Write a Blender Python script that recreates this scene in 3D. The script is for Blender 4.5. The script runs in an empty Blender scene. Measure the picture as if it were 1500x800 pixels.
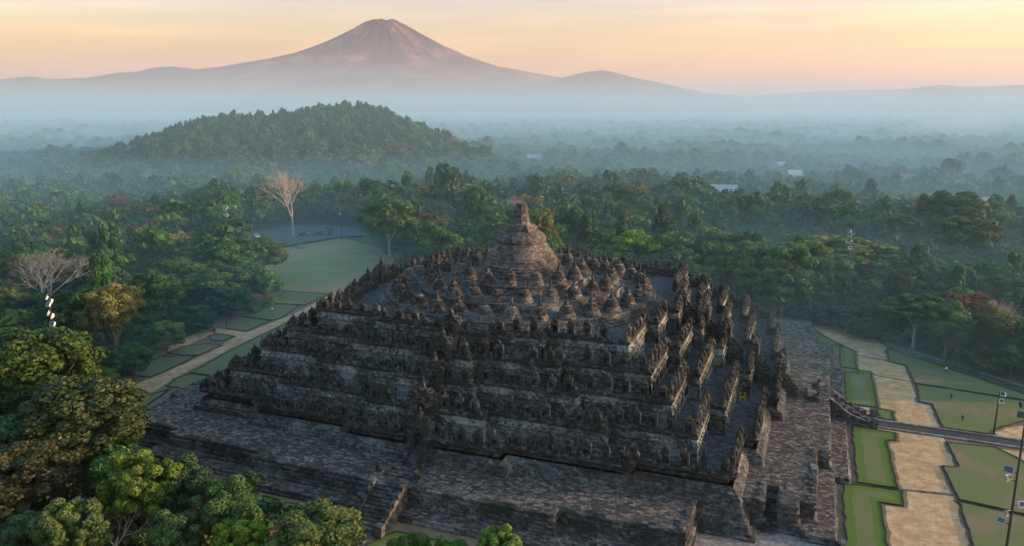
import bpy, bmesh, math, random
import numpy as np
from mathutils import Vector, Matrix
R = math.radians
random.seed(7)
rng = np.random.default_rng(7)
C = bpy.context.scene.collection
sc = bpy.context.scene

# ------------------------------------------------------------------ camera
cam_data = bpy.data.cameras.new("camera")
cam_data.sensor_width = 36.0
cam_data.lens = 27.45
cam_data.clip_start = 0.5
cam_data.clip_end = 60000
cam = bpy.data.objects.new("camera", cam_data)
C.objects.link(cam)
cam.location = (49.72, -137.46, 52.69)
cam.rotation_euler = (R(90) - 0.213, 0.0, 0.373)
sc.camera = cam

# ------------------------------------------------------------------ world, sun, exposure
SUN_AZ, SUN_EL = R(72), R(7.5)          # azimuth from +Y towards +X
world = bpy.data.worlds.new("World")
sc.world = world
world.use_nodes = True
nt = world.node_tree
for n in list(nt.nodes): nt.nodes.remove(n)
wo = nt.nodes.new("ShaderNodeOutputWorld")
bg = nt.nodes.new("ShaderNodeBackground")
sky = nt.nodes.new("ShaderNodeTexSky")
sky.sky_type = 'NISHITA'
sky.sun_disc = False
sky.sun_elevation = SUN_EL
sky.sun_rotation = SUN_AZ
sky.altitude = 300
sky.air_density = 1.3
sky.dust_density = 3.0
sky.ozone_density = 2.0
bg.inputs[1].default_value = 0.13
tc = nt.nodes.new("ShaderNodeTexCoord")
sep = nt.nodes.new("ShaderNodeSeparateXYZ")
nt.links.new(tc.outputs['Generated'], sep.inputs[0])
ramp = nt.nodes.new("ShaderNodeValToRGB")
nt.links.new(sep.outputs['Z'], ramp.inputs[0])
# warm dust band low in the sky, rosy veil above it
el = ramp.color_ramp.elements
el[0].position = 0.0; el[0].color = (1.6, 0.66, 0.26, 1)
el[1].position = 0.6; el[1].color = (0.88, 1.0, 1.02, 1)
for pos, colr in ((0.02, (1.62, 0.745, 0.23, 1)), (0.055, (1.36, 0.80, 0.35, 1)), (0.09, (1.16, 0.80, 0.66, 1)), (0.135, (1.02, 0.79, 1.0, 1)), (0.26, (0.86, 0.95, 1.05, 1))):
    e = el.new(pos); e.color = colr
mulc = nt.nodes.new("ShaderNodeMixRGB"); mulc.blend_type = 'MULTIPLY'; mulc.inputs[0].default_value = 1.0
nt.links.new(sky.outputs[0], mulc.inputs[1]); nt.links.new(ramp.outputs[0], mulc.inputs[2])
# thin streaky cirrus
mp = nt.nodes.new("ShaderNodeMapping"); mp.inputs['Scale'].default_value = (2.2, 2.2, 30)
nt.links.new(tc.outputs['Generated'], mp.inputs[0])
cn = nt.nodes.new("ShaderNodeTexNoise"); cn.inputs['Scale'].default_value = 2.4; cn.inputs['Detail'].default_value = 5
nt.links.new(mp.outputs[0], cn.inputs['Vector'])
cr = nt.nodes.new("ShaderNodeMapRange"); cr.inputs[1].default_value = 0.45; cr.inputs[2].default_value = 0.8
cr.inputs[3].default_value = 1.0; cr.inputs[4].default_value = 1.22
nt.links.new(cn.outputs[0], cr.inputs[0])
mul2 = nt.nodes.new("ShaderNodeVectorMath"); mul2.operation = 'SCALE'
nt.links.new(mulc.outputs[0], mul2.inputs[0]); nt.links.new(cr.outputs[0], mul2.inputs['Scale'])
nt.links.new(mul2.outputs[0], bg.inputs[0])
nt.links.new(bg.outputs[0], wo.inputs[0])

sun_d = bpy.data.lights.new("sun", 'SUN')
sun_d.energy = 2.0
sun_d.angle = R(0.6)
sun_d.color = (1.0, 0.66, 0.42)
sun = bpy.data.objects.new("sun", sun_d)
C.objects.link(sun)
sv = Vector((math.sin(SUN_AZ) * math.cos(SUN_EL), math.cos(SUN_AZ) * math.cos(SUN_EL), math.sin(SUN_EL)))
sun.rotation_euler = (-sv).to_track_quat('-Z', 'Y').to_euler()
sun.location = (200, 60, 120)

sc.view_settings.view_transform = 'Standard'
sc.view_settings.look = 'None'
sc.view_settings.exposure = 1.95
sc.view_settings.gamma = 1.0
HAZE_D, MIST_D, VAL_D = 5e-5, 6.5e-5, 2.05
sc.cycles.volume_bounces = 1
sc.cycles.max_bounces = 5
sc.cycles.diffuse_bounces = 2
sc.cycles.glossy_bounces = 1
sc.cycles.transmission_bounces = 2
sc.cycles.transparent_max_bounces = 8

# ------------------------------------------------------------------ helpers
def link(o, parent=None):
    C.objects.link(o)
    if parent is not None: o.parent = parent
    return o

def tag(o, label=None, cat=None, group=None, kind=None):
    if label: o["label"] = label
    if cat: o["category"] = cat
    if group: o["group"] = group
    if kind: o["kind"] = kind
    return o

def empty(name, loc=(0, 0, 0), rz=0.0):
    o = bpy.data.objects.new(name, None)
    o.location = loc; o.rotation_euler = (0, 0, rz)
    o.empty_display_size = 0.5
    C.objects.link(o)
    return o

class MB:
    """collects geometry and links it as one mesh object"""
    def __init__(s): s.v = []; s.f = []; s.n = 0; s.tone = []
    def add(s, verts, faces, tone=0.5):
        b = s.n
        s.v.extend([tuple(p) for p in verts]); s.n += len(verts)
        s.f.extend([tuple(i + b for i in f) for f in faces])
        s.tone.extend([tone] * len(verts))
    def box(s, c, h, rz=0.0, top=1.0, tone=0.5):
        cx, cy, cz = c; hx, hy, hz = h; co, si = math.cos(rz), math.sin(rz)
        vs = []
        for k, t in ((-1, 1.0), (1, top)):
            for a, b in ((-1, -1), (1, -1), (1, 1), (-1, 1)):
                x, y = a * hx * t, b * hy * t
                vs.append((cx + x * co - y * si, cy + x * si + y * co, cz + k * hz))
        s.add(vs, [(3, 2, 1, 0), (4, 5, 6, 7), (0, 1, 5, 4), (1, 2, 6, 5), (2, 3, 7, 6), (3, 0, 4, 7)], tone)
    def lathe(s, c, prof, seg=16, rot=0.0, cap=True, tone=0.5):
        vs = []
        for r, z in prof:
            for k in range(seg):
                a = rot + 2 * math.pi * k / seg
                vs.append((c[0] + r * math.cos(a), c[1] + r * math.sin(a), c[2] + z))
        fs = []
        for j in range(len(prof) - 1):
            for k in range(seg):
                k2 = (k + 1) % seg
                fs.append((j * seg + k, j * seg + k2, (j + 1) * seg + k2, (j + 1) * seg + k))
        if cap: fs.append(tuple((len(prof) - 1) * seg + k for k in range(seg)))
        s.add(vs, fs, tone)
    def tube(s, pts, rad, seg=6, tone=0.5):
        pts = [Vector(p) for p in pts]
        vs = []; m = len(pts)
        for i, p in enumerate(pts):
            d = (pts[min(i + 1, m - 1)] - pts[max(i - 1, 0)])
            if d.length < 1e-6: d = Vector((0, 0, 1))
            d.normalize()
            u = d.orthogonal().normalized(); w = d.cross(u)
            for k in range(seg):
                a = 2 * math.pi * k / seg
                vs.append(p + (u * math.cos(a) + w * math.sin(a)) * rad[i])
        fs = []
        for j in range(m - 1):
            for k in range(seg):
                k2 = (k + 1) % seg
                fs.append((j * seg + k, j * seg + k2, (j + 1) * seg + k2, (j + 1) * seg + k))
        fs.append(tuple(range(seg - 1, -1, -1))); fs.append(tuple((m - 1) * seg + k for k in range(seg)))
        s.add(vs, fs, tone)
    def prism(s, poly, z0, z1, tone=0.5):
        n = len(poly)
        vs = [(x, y, z0) for x, y in poly] + [(x, y, z1) for x, y in poly]
        fs = [tuple(range(n, 2 * n)), tuple(range(n - 1, -1, -1))]
        fs += [(k, (k + 1) % n, n + (k + 1) % n, n + k) for k in range(n)]
        s.add(vs, fs, tone)
    def mesh(s, name, mat, smooth=False):
        me = bpy.data.meshes.new(name)
        me.from_pydata(s.v, [], s.f)
        at = me.attributes.new("tone", 'FLOAT', 'POINT')
        at.data.foreach_set("value", np.array(s.tone, dtype=np.float32))
        me.materials.append(mat)
        if smooth: me.polygons.foreach_set("use_smooth", [True] * len(me.polygons))
        me.update()
        return me
    def build(s, name, mat, parent=None, smooth=False, loc=None):
        o = bpy.data.objects.new(name, s.mesh(name, mat, smooth))
        if loc is not None: o.location = loc
        return link(o, parent)

def ccw(poly):
    a = sum(poly[i][0] * poly[(i + 1) % len(poly)][1] - poly[(i + 1) % len(poly)][0] * poly[i][1] for i in range(len(poly)))
    return list(poly) if a > 0 else list(reversed(poly))

def inside(poly, x, y):
    c = False; n = len(poly); j = n - 1
    for i in range(n):
        xi, yi = poly[i]; xj, yj = poly[j]
        if (yi > y) != (yj > y) and x < (xj - xi) * (y - yi) / (yj - yi) + xi: c = not c
        j = i
    return c

# ------------------------------------------------------------------ materials
class NT:
    def __init__(s, name):
        s.m = bpy.data.materials.new(name); s.m.use_nodes = True; s.t = s.m.node_tree
        s.t.nodes.clear()
        s.out = s.t.nodes.new("ShaderNodeOutputMaterial")
        s.b = s.t.nodes.new("ShaderNodeBsdfPrincipled")
        s.t.links.new(s.b.outputs[0], s.out.inputs[0])
        s.b.inputs['Roughness'].default_value = 0.9
        s.b.inputs['Specular IOR Level'].default_value = 0.2
        s.geo = s.t.nodes.new("ShaderNodeNewGeometry")
        s.co = s.t.nodes.new("ShaderNodeTexCoord")
    def n(s, t, **kw):
        x = s.t.nodes.new(t)
        for k, v in kw.items(): setattr(x, k, v)
        return x
    def L(s, a, b): s.t.links.new(a, b)
    def noise(s, scale, detail=4, vec=None, rough=0.55, stretch=None, world=True):
        x = s.n("ShaderNodeTexNoise"); x.inputs['Scale'].default_value = scale
        x.inputs['Detail'].default_value = detail; x.inputs['Roughness'].default_value = rough
        v = vec if vec is not None else (s.geo.outputs['Position'] if world else s.co.outputs['Object'])
        if stretch:
            mpn = s.n("ShaderNodeMapping"); mpn.inputs['Scale'].default_value = stretch
            s.L(v, mpn.inputs[0]); v = mpn.outputs[0]
        s.L(v, x.inputs['Vector'])
        return x.outputs[0]
    def ramp(s, fac, stops):
        r = s.n("ShaderNodeValToRGB"); e = r.color_ramp.elements
        e[0].position, e[0].color = stops[0][0], (*stops[0][1], 1)
        e[1].position, e[1].color = stops[-1][0], (*stops[-1][1], 1)
        for p, c in stops[1:-1]:
            q = e.new(p); q.color = (*c, 1)
        s.L(fac, r.inputs[0]); return r.outputs[0]
    def mix(s, fac, a, b, mode='MIX'):
        x = s.n("ShaderNodeMixRGB", blend_type=mode)
        if isinstance(fac, float): x.inputs[0].default_value = fac
        else: s.L(fac, x.inputs[0])
        for i, q in ((1, a), (2, b)):
            if isinstance(q, tuple): x.inputs[i].default_value = (*q, 1)
            else: s.L(q, x.inputs[i])
        return x.outputs[0]
    def math(s, op, a, b=None, clamp=False):
        x = s.n("ShaderNodeMath", operation=op, use_clamp=clamp)
        for i, q in ((0, a), (1, b)):
            if q is None: continue
            if isinstance(q, (int, float)): x.inputs[i].default_value = q
            else: s.L(q, x.inputs[i])
        return x.outputs[0]
    def smooth(s, v, lo, hi):
        x = s.n("ShaderNodeMapRange", interpolation_type='SMOOTHSTEP')
        x.inputs[1].default_value = lo; x.inputs[2].default_value = hi
        s.L(v, x.inputs[0]); return x.outputs[0]
    def bump(s, h, strength=0.5, dist=0.1):
        x = s.n("ShaderNodeBump"); x.inputs['Strength'].default_value = strength; x.inputs['Distance'].default_value = dist
        s.L(h, x.inputs['Height']); s.L(x.outputs[0], s.b.inputs['Normal'])
    def color(s, c):
        if isinstance(c, tuple): s.b.inputs['Base Color'].default_value = (*c, 1)
        else: s.L(c, s.b.inputs['Base Color'])

def plain(name, c, rough=0.7, spec=0.2, metal=0.0):
    m = NT(name)
    nz = m.noise(3.0, 3, world=False)
    m.color(m.mix(nz, tuple(x * 0.85 for x in c), tuple(min(1, x * 1.12) for x in c)))
    m.b.inputs['Roughness'].default_value = rough; m.b.inputs['Specular IOR Level'].default_value = spec
    m.b.inputs['Metallic'].default_value = metal
    return m.m

def stone(name, dark, mid, light, lichen=0.45, bw=0.75, bh=0.33, cover=0.5, paving=False):
    """coursed andesite: every block its own grey, with moss and pale lichen patches"""
    m = NT(name)
    sp = m.n("ShaderNodeSeparateXYZ"); m.L(m.geo.outputs['Position'], sp.inputs[0])
    cb = m.n("ShaderNodeCombineXYZ")
    if paving:
        m.L(sp.outputs[0], cb.inputs[0]); m.L(sp.outputs[1], cb.inputs[1])
    else:
        m.L(m.math('ADD', sp.outputs[0], sp.outputs[1]), cb.inputs[0]); m.L(sp.outputs[2], cb.inputs[1])
    br = m.n("ShaderNodeTexBrick")
    br.inputs['Scale'].default_value = 1.0; br.inputs['Brick Width'].default_value = bw; br.inputs['Row Height'].default_value = bh
    br.inputs['Mortar Size'].default_value = 0.025; br.inputs['Color1'].default_value = (0, 0, 0, 1); br.inputs['Color2'].default_value = (1, 1, 1, 1)
    br.inputs['Mortar'].default_value = (0.15, 0.15, 0.15, 1); br.inputs['Bias'].default_value = 0.0
    wob = m.n("ShaderNodeVectorMath", operation='ADD')
    nv = m.n("ShaderNodeTexNoise"); nv.inputs['Scale'].default_value = 0.7
    m.L(m.geo.outputs['Position'], nv.inputs['Vector'])
    sc_ = m.n("ShaderNodeVectorMath", operation='SCALE'); sc_.inputs['Scale'].default_value = 0.12
    m.L(nv.outputs['Color'], sc_.inputs[0]); m.L(cb.outputs[0], wob.inputs[0]); m.L(sc_.outputs[0], wob.inputs[1])
    m.L(wob.outputs[0], br.inputs['Vector'])
    vor = m.n("ShaderNodeTexVoronoi"); vor.inputs['Scale'].default_value = 2.7 if paving else 1.9
    m.L(m.geo.outputs['Position'], vor.inputs['Vector'])
    vb = m.n("ShaderNodeRGBToBW"); m.L(vor.outputs['Color'], vb.inputs[0])
    bb = m.n("ShaderNodeRGBToBW"); m.L(br.outputs['Color'], bb.inputs[0])
    blk = m.math('ADD', m.math('MULTIPLY', bb.outputs[0], 0.5), m.math('MULTIPLY', vb.outputs[0], 0.5))
    base = m.ramp(blk, [(0.12, dark), (0.5, mid), (0.85, light)])
    big = m.noise(0.13, 6, rough=0.65)
    fine = m.noise(2.3, 6, rough=0.7)
    l1 = m.smooth(m.math('ADD', m.math('MULTIPLY', big, 0.6), m.math('MULTIPLY', fine, 0.4)), cover, cover + 0.09)
    base = m.mix(m.math('MULTIPLY', l1, lichen), base, (0.40, 0.415, 0.38))
    moss = m.smooth(m.noise(0.24, 6, rough=0.7), 0.48, 0.62)
    base = m.mix(m.math('MULTIPLY', moss, 0.4 if paving else 0.7), base, (0.028, 0.036, 0.026))
    warm = m.smooth(m.noise(0.9, 4), 0.6, 0.72)
    base = m.mix(m.math('MULTIPLY', warm, 0.35 if (paving or 'stupa' in name) else 0.12), base, (0.17, 0.105, 0.075))
    m.color(base)
    hgt = m.math('ADD', m.math('MULTIPLY', blk, 0.6), m.math('MULTIPLY', m.noise(5.0, 4), 0.6))
    m.bump(hgt, 0.9, 0.16)
    m.b.inputs['Roughness'].default_value = 0.95
    return m.m

def leafmat(name, a, b, c, trans=0.25):
    m = NT(name)
    at = m.n("ShaderNodeAttribute"); at.attribute_name = "tone"
    oi = m.n("ShaderNodeObjectInfo")
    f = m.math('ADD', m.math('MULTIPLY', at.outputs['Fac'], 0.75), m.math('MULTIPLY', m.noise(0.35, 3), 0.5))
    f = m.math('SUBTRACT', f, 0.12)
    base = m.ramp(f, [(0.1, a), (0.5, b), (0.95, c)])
    hs = m.n("ShaderNodeHueSaturation")
    m.L(m.math('ADD', m.math('MULTIPLY', oi.outputs['Random'], 0.02), 0.488), hs.inputs['Hue'])
    m.L(m.math('ADD', m.math('MULTIPLY', m.math('FRACT', m.math('MULTIPLY', oi.outputs['Random'], 7.3)), 0.6), 0.68), hs.inputs['Value'])
    m.L(m.math('ADD', m.math('MULTIPLY', m.math('FRACT', m.math('MULTIPLY', oi.outputs['Random'], 3.7)), 0.25), 0.82), hs.inputs['Saturation'])
    m.L(base, hs.inputs['Color'])
    m.color(hs.outputs[0])
    m.b.inputs['Roughness'].default_value = 0.6; m.b.inputs['Specular IOR Level'].default_value = 0.25
    tr = m.n("ShaderNodeBsdfTranslucent"); m.L(hs.outputs[0], tr.inputs[0])
    ms = m.n("ShaderNodeMixShader"); ms.inputs[0].default_value = trans
    m.L(m.b.outputs[0], ms.inputs[1]); m.L(tr.outputs[0], ms.inputs[2]); m.L(ms.outputs[0], m.out.inputs[0])
    return m.m

M = {}
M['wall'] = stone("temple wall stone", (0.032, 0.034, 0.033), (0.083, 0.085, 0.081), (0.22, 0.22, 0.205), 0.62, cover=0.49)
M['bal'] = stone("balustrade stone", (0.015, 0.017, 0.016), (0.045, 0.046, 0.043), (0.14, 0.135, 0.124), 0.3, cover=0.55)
M['foot'] = stone("foot wall stone", (0.024, 0.025, 0.024), (0.065, 0.064, 0.061), (0.18, 0.17, 0.16), 0.4, cover=0.5)
M['pave'] = stone("terrace paving stone", (0.028, 0.025, 0.023), (0.085, 0.075, 0.068), (0.27, 0.235, 0.205), 0.12, bw=0.8, bh=0.45, cover=0.58, paving=True)
M['floor'] = stone("gallery floor stone", (0.04, 0.042, 0.045), (0.085, 0.088, 0.092), (0.17, 0.17, 0.175), 0.2, bw=0.9, bh=0.45, cover=0.56, paving=True)
M['stupa'] = stone("stupa stone", (0.032, 0.029, 0.028), (0.095, 0.083, 0.078), (0.24, 0.215, 0.2), 0.4, bw=0.5, bh=0.28, cover=0.5)
M['mainstupa'] = stone("main stupa stone", (0.040, 0.036, 0.035), (0.10, 0.087, 0.082), (0.22, 0.195, 0.185), 0.3, bw=0.6, bh=0.3, cover=0.5)
M['lightpave'] = stone("pale paving stone", (0.15, 0.135, 0.125), (0.25, 0.225, 0.205), (0.38, 0.35, 0.32), 0.1, bw=0.7, bh=0.35, cover=0.6, paving=True)
M['kerbstone'] = stone("kerb stone", (0.05, 0.05, 0.05), (0.1, 0.1, 0.095), (0.2, 0.19, 0.18), 0.2)
M['darkkerb'] = plain("mossy dark kerb", (0.028, 0.036, 0.022), 0.95)  # very dark green, the same tone all round each kerb
M['dark'] = plain("dark metal", (0.03, 0.035, 0.035), 0.5, 0.4)
M['white'] = plain("white enamel", (0.78, 0.78, 0.76), 0.5)
M['yellow'] = plain("yellow paint", (0.75, 0.42, 0.03), 0.6)
M['galv'] = plain("galvanised steel", (0.33, 0.35, 0.36), 0.5, 0.4, 0.4)
M['bark'] = plain("bark", (0.13, 0.11, 0.09), 0.95)
M['palebark'] = plain("pale bark", (0.36, 0.32, 0.28), 0.95)
M['deadwood'] = plain("dead wood", (0.36, 0.31, 0.27), 0.95)
M['wallhouse'] = plain("rendered wall", (0.28, 0.27, 0.25), 0.9)
M['roofred'] = plain("red tile roof", (0.33, 0.12, 0.09), 0.9)
M['roofwhite'] = plain("pale metal roof", (0.36, 0.38, 0.40), 0.6)
M['roofgrey'] = plain("grey sheet roof", (0.42, 0.42, 0.43), 0.7)
M['glass'] = plain("dark glass", (0.03, 0.04, 0.05), 0.15, 0.6)
M['rubber'] = plain("rubber", (0.02, 0.02, 0.02), 0.9)

def grassmat(name, g1, g2, worn, wl=0.56, wh=0.72, ws=0.09):
    m = NT(name)
    base = m.mix(m.noise(1.8, 6, rough=0.7), g1, g2)
    w = m.smooth(m.noise(ws, 5, rough=0.6), wl, wh)
    base = m.mix(w, base, worn)
    base = m.mix(m.smooth(m.noise(7.0, 3), 0.35, 0.75), base, m.mix(0.35, base, (0.02, 0.03, 0.01)))
    m.color(base); m.bump(m.noise(14, 3), 0.4, 0.05)
    return m.m
M['grass'] = grassmat("lawn grass", (0.13, 0.155, 0.056), (0.185, 0.20, 0.082), (0.24, 0.18, 0.105), 0.49, 0.66, 0.12)
M['biggrass'] = grassmat("worn open lawn", (0.17, 0.20, 0.07), (0.25, 0.24, 0.095), (0.38, 0.27, 0.15), 0.44, 0.62, 0.035)
M['grassedge'] = grassmat("lush grass edge", (0.085, 0.145, 0.022), (0.13, 0.19, 0.035), (0.09, 0.16, 0.03))

def dirtmat(name, a, b, spot):
    m = NT(name)
    base = m.mix(m.smooth(m.noise(0.5, 8, rough=0.7), 0.3, 0.7), a, b)
    base = m.mix(m.math('MULTIPLY', m.smooth(m.noise(2.4, 6, rough=0.75), 0.52, 0.66), 0.7), base, spot)
    base = m.mix(m.math('MULTIPLY', m.smooth(m.noise(0.16, 4), 0.5, 0.7), 0.5), base, tuple(x * 0.7 for x in a))
    m.color(base); m.bump(m.noise(9, 4), 0.5, 0.06)
    return m.m
M['path'] = dirtmat("sandy gravel path", (0.40, 0.235, 0.115), (0.66, 0.45, 0.25), (0.17, 0.11, 0.055))
M['darkpave'] = dirtmat("dark path paving", (0.045, 0.047, 0.048), (0.075, 0.075, 0.073), (0.03, 0.035, 0.03))
M['dirt'] = dirtmat("bare brown earth", (0.15, 0.105, 0.075), (0.24, 0.17, 0.12), (0.08, 0.07, 0.04))
M['asphalt'] = dirtmat("grey plaza paving", (0.075, 0.08, 0.08), (0.11, 0.112, 0.112), (0.05, 0.06, 0.05))
mg = NT("forest floor")
gb = mg.ramp(mg.noise(0.06, 8, rough=0.7), [(0.3, (0.025, 0.045, 0.016)), (0.5, (0.05, 0.075, 0.026)), (0.7, (0.12, 0.13, 0.055))])
mg.color(gb); mg.bump(mg.noise(0.7, 5), 0.8, 0.6)
M['ground'] = mg.m

# foliage
M['dark_leaf'] = leafmat("dark green leaves", (0.012, 0.040, 0.017), (0.032, 0.090, 0.032), (0.08, 0.17, 0.048))
M['green_leaf'] = leafmat("green leaves", (0.018, 0.052, 0.014), (0.05, 0.12, 0.026), (0.13, 0.24, 0.045))
M['lime_leaf'] = leafmat("lime leaves", (0.03, 0.07, 0.01), (0.085, 0.16, 0.022), (0.26, 0.34, 0.055))
M['olive_leaf'] = leafmat("olive leaves", (0.016, 0.042, 0.011), (0.048, 0.090, 0.020), (0.15, 0.185, 0.038))
M['gold_leaf'] = leafmat("golden green leaves", (0.04, 0.058, 0.012), (0.12, 0.135, 0.024), (0.30, 0.25, 0.05))
M['rust_leaf'] = leafmat("rusty leaves", (0.06, 0.04, 0.02), (0.14, 0.08, 0.04), (0.26, 0.15, 0.07))
M['brown_leaf'] = leafmat("brownish leaves", (0.018, 0.028, 0.012), (0.042, 0.052, 0.022), (0.11, 0.105, 0.045))
M['pine_leaf'] = leafmat("pine needles", (0.012, 0.034, 0.018), (0.028, 0.065, 0.03), (0.05, 0.11, 0.045))

# ------------------------------------------------------------------ terrain
CAMX, CAMY = 49.7, -137.5
HC = (-403.0, 498.0)                      # wooded hill north-west of the temple
hdir = np.array([math.cos(R(35.5)), math.sin(R(35.5))])     # across the line of sight
hdep = np.array([-math.sin(R(35.5)), math.cos(R(35.5))])
def ground_z(x, y):
    x = np.asarray(x, float); y = np.asarray(y, float)
    d = np.hypot(x, y)
    t = np.clip((d - 215) / 260, 0, 1); z = -12 * (t * t * (3 - 2 * t))
    u = (x - HC[0]) * hdir[0] + (y - HC[1]) * hdir[1]
    v = (x - HC[0]) * hdep[0] + (y - HC[1]) * hdep[1]
    e = (np.abs(u + 6) / np.where(u > 0, 128, 162)) ** 3.6 + (np.abs(v) / 120) ** 2.2
    z = z + 39 * (1 - .12 * np.clip(-(u + 55) / 60, 0, 1)) * np.exp(-e * 1.1) * (1 + 0.07 * np.sin(u / 23.0)) + 9 * np.exp(-((u - 90) / 230) ** 2 - (v / 180) ** 2)
    z = z + np.where(d > 300, 2.0 * np.sin(x / 61.0) * np.cos(y / 83.0), 0)
    return z

def build_ground():
    nr, na = 170, 288
    rad = np.concatenate([[0.0], np.geomspace(20, 14000, nr)])
    ang = np.linspace(0, 2 * np.pi, na, endpoint=False)
    P = [(0, 0, 0)]
    rr, aa = np.meshgrid(rad[1:], ang, indexing='ij')
    X = rr * np.cos(aa); Y = rr * np.sin(aa); Z = ground_z(X, Y)
    P += list(zip(X.ravel(), Y.ravel(), Z.ravel()))
    F = [(0, 1 + k, 1 + (k + 1) % na) for k in range(na)]
    for j in range(nr - 1):
        for k in range(na):
            k2 = (k + 1) % na
            F.append((1 + j * na + k, 1 + (j + 1) * na + k, 1 + (j + 1) * na + k2, 1 + j * na + k2))
    mb = MB(); mb.add(P, F)
    g = mb.build("ground", M['ground'], smooth=True)
    tag(g, "dark forest floor under the trees and the plain beyond", None, None, "structure")
build_ground()

def offset(poly, d):
    """mitred offset of a CCW polygon, positive = outwards"""
    n = len(poly); out = []
    for i in range(n):
        p0, p1, p2 = Vector(poly[i - 1]), Vector(poly[i]), Vector(poly[(i + 1) % n])
        e1 = (p1 - p0).normalized(); e2 = (p2 - p1).normalized()
        n1 = Vector((e1.y, -e1.x)); n2 = Vector((e2.y, -e2.x))
        den = 1 + n1.dot(n2)
        v = (n1 + n2) / den if den > 0.25 else n1
        out.append((p1.x + v.x * d, p1.y + v.y * d))
    return out

def sweep(mb, poly, prof, cap=True, tone=0.5):
    n = len(poly); vs = []
    for d, z in prof:
        vs += [(x, y, z) for x, y in offset(poly, d)]
    fs = []
    for j in range(len(prof) - 1):
        for k in range(n):
            k2 = (k + 1) % n
            fs.append((j * n + k, j * n + k2, (j + 1) * n + k2, (j + 1) * n + k))
    if cap: fs.append(tuple((len(prof) - 1) * n + k for k in range(n)))
    mb.add(vs, fs, tone)

def rough(poly, step=1.1, amp=.075, seed=1):
    r = random.Random(seed); out = []
    for i, p in enumerate(poly):
        q = poly[(i + 1) % len(poly)]; L = math.hypot(q[0] - p[0], q[1] - p[1]); n = max(1, int(L / step))
        for k in range(n):
            t = k / n; out.append((p[0] + (q[0] - p[0]) * t + r.gauss(0, amp), p[1] + (q[1] - p[1]) * t + r.gauss(0, amp)))
    return out
def slab(name, poly, z, mat, label, edge=None, kerb=True, below=-0.1):
    poly = rough(ccw(poly), seed=len(label))
    if kerb:
        o1 = rough(offset(ccw(poly), 0.62), 3, .12, 5); mb = MB()
        mb.add([(x, y, 0.027) for x, y in o1], [tuple(range(len(o1)))]); q = mb.build("soil_margin", M['dirt']); tag(q, "bare soil margin round " + label, None, None, "structure")
    mb = MB(); mb.prism(poly, below, z)
    o = mb.build(name, mat); tag(o, label, None, None, "structure")
    if edge:
        inn = offset(poly, -edge)
        n = len(poly); mb = MB()
        zz = z + 0.004
        mb.add([(x, y, zz) for x, y in poly] + [(x, y, zz) for x, y in inn],
               [(k, (k + 1) % n, n + (k + 1) % n, n + k) for k in range(n)])
        q = mb.build("grass_edge", M['grassedge']); tag(q, "lush green border of " + label, None, None, "structure")
    if kerb:
        ou = offset(poly, 0.17); mb = MB(); n = len(poly); h = z + 0.07
        ins = offset(poly, -0.02)
        vs = [(x, y, below) for x, y in ou] + [(x, y, h) for x, y in ou] + [(x, y, h) for x, y in ins] + [(x, y, below) for x, y in ins]
        fs = []
        for k in range(n):
            k2 = (k + 1) % n
            for j in range(3): fs.append((j * n + k, j * n + k2, (j + 1) * n + k2, (j + 1) * n + k))
        mb.add(vs, fs); q = mb.build("kerb", M['darkkerb']); tag(q, "dark mossy kerb round " + label, None, None, "structure")
    return o

def sheet(name, poly, z, mat, label):
    mb = MB(); mb.add([(x, y, z) for x, y in ccw(poly)], [tuple(range(len(poly)))])
    o = mb.build(name, mat); tag(o, label, None, None, "structure"); return o

# bare earth aprons
sheet("dirt_apron", [(-62, -62), (-88, -40), (-92, -5), (-100, 30), (-80, 62), (-56, 60), (-53, 0), (-50, -50), (60, -50), (60, -66), (-10, -78), (-45, -72)], 0.012, M['dirt'], "bare brown earth between the left garden and the trees")
sheet("dirt_apron", [(50, 62), (64, 60), (72, 52), (74, 30), (100, 10), (100, -60), (60, -66), (52, -40)], 0.012, M['dirt'], "bare brown earth under the lawns right of the temple")
# right side
sheet("gravel_path", [(51.0, 59.5), (56, 60.5), (63.1, 56.9), (66.6, 47.5), (66.2, 36.2), (69.3, 34.6), (69.6, 13.3), (71.6, 12.6), (71.8, -3.8), (72.2, -13.5), (70.0, -14.1), (70.6, -25.1), (70.3, -60), (60, -60), (60, 30), (58, 42)], 0.02, M['path'], "sandy gravel path along the right side of the temple")
slab("lawn", [(51.9, 53.2), (59.8, 41.0), (59.8, 28.8), (57.0, 28.8), (57.0, 44.2), (52.3, 44.6)], 0.14, M['grass'], "pointed lawn at the far end of the right side", 0.80)
slab("lawn", [(60.2, 27.8), (62.4, 27.8), (62.6, 7.6), (57.6, 7.6), (57.6, 26.0), (60.2, 26.0)], 0.14, M['grass'], "narrow lawn right of the temple beyond the stair", 0.99)
slab("lawn", [(58.2, 3.0), (62.6, 3.2), (62.6, 6.9), (64.9, 6.5), (64.7, 2.3), (58.2, 2.3)], 0.14, M['grass'], "tiny lawn patch beside the crossing path", 0.5)
slab("lawn", [(58.3, -3.0), (64.6, -3.6), (64.4, -6.6), (63.0, -6.9), (63.3, -24.1), (58.3, -24.3)], 0.14, M['grass'], "lawn strip right of the temple before the stair", 1.18)
slab("lawn", [(56.4, -25.3), (63.8, -25.0), (63.5, -29.2), (60.8, -29.4), (60.9, -60), (56.4, -60)], 0.14, M['grass'], "nearest lawn strip by the open corner of the foot", 1.09)
slab("lawn", [(66.8, 45.7), (92.0, 20.6), (70.2, 23.9), (69.5, 34.9), (66.6, 36.4)], 0.14, M['grass'], "wedge shaped lawn under the right boundary wall")
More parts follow.
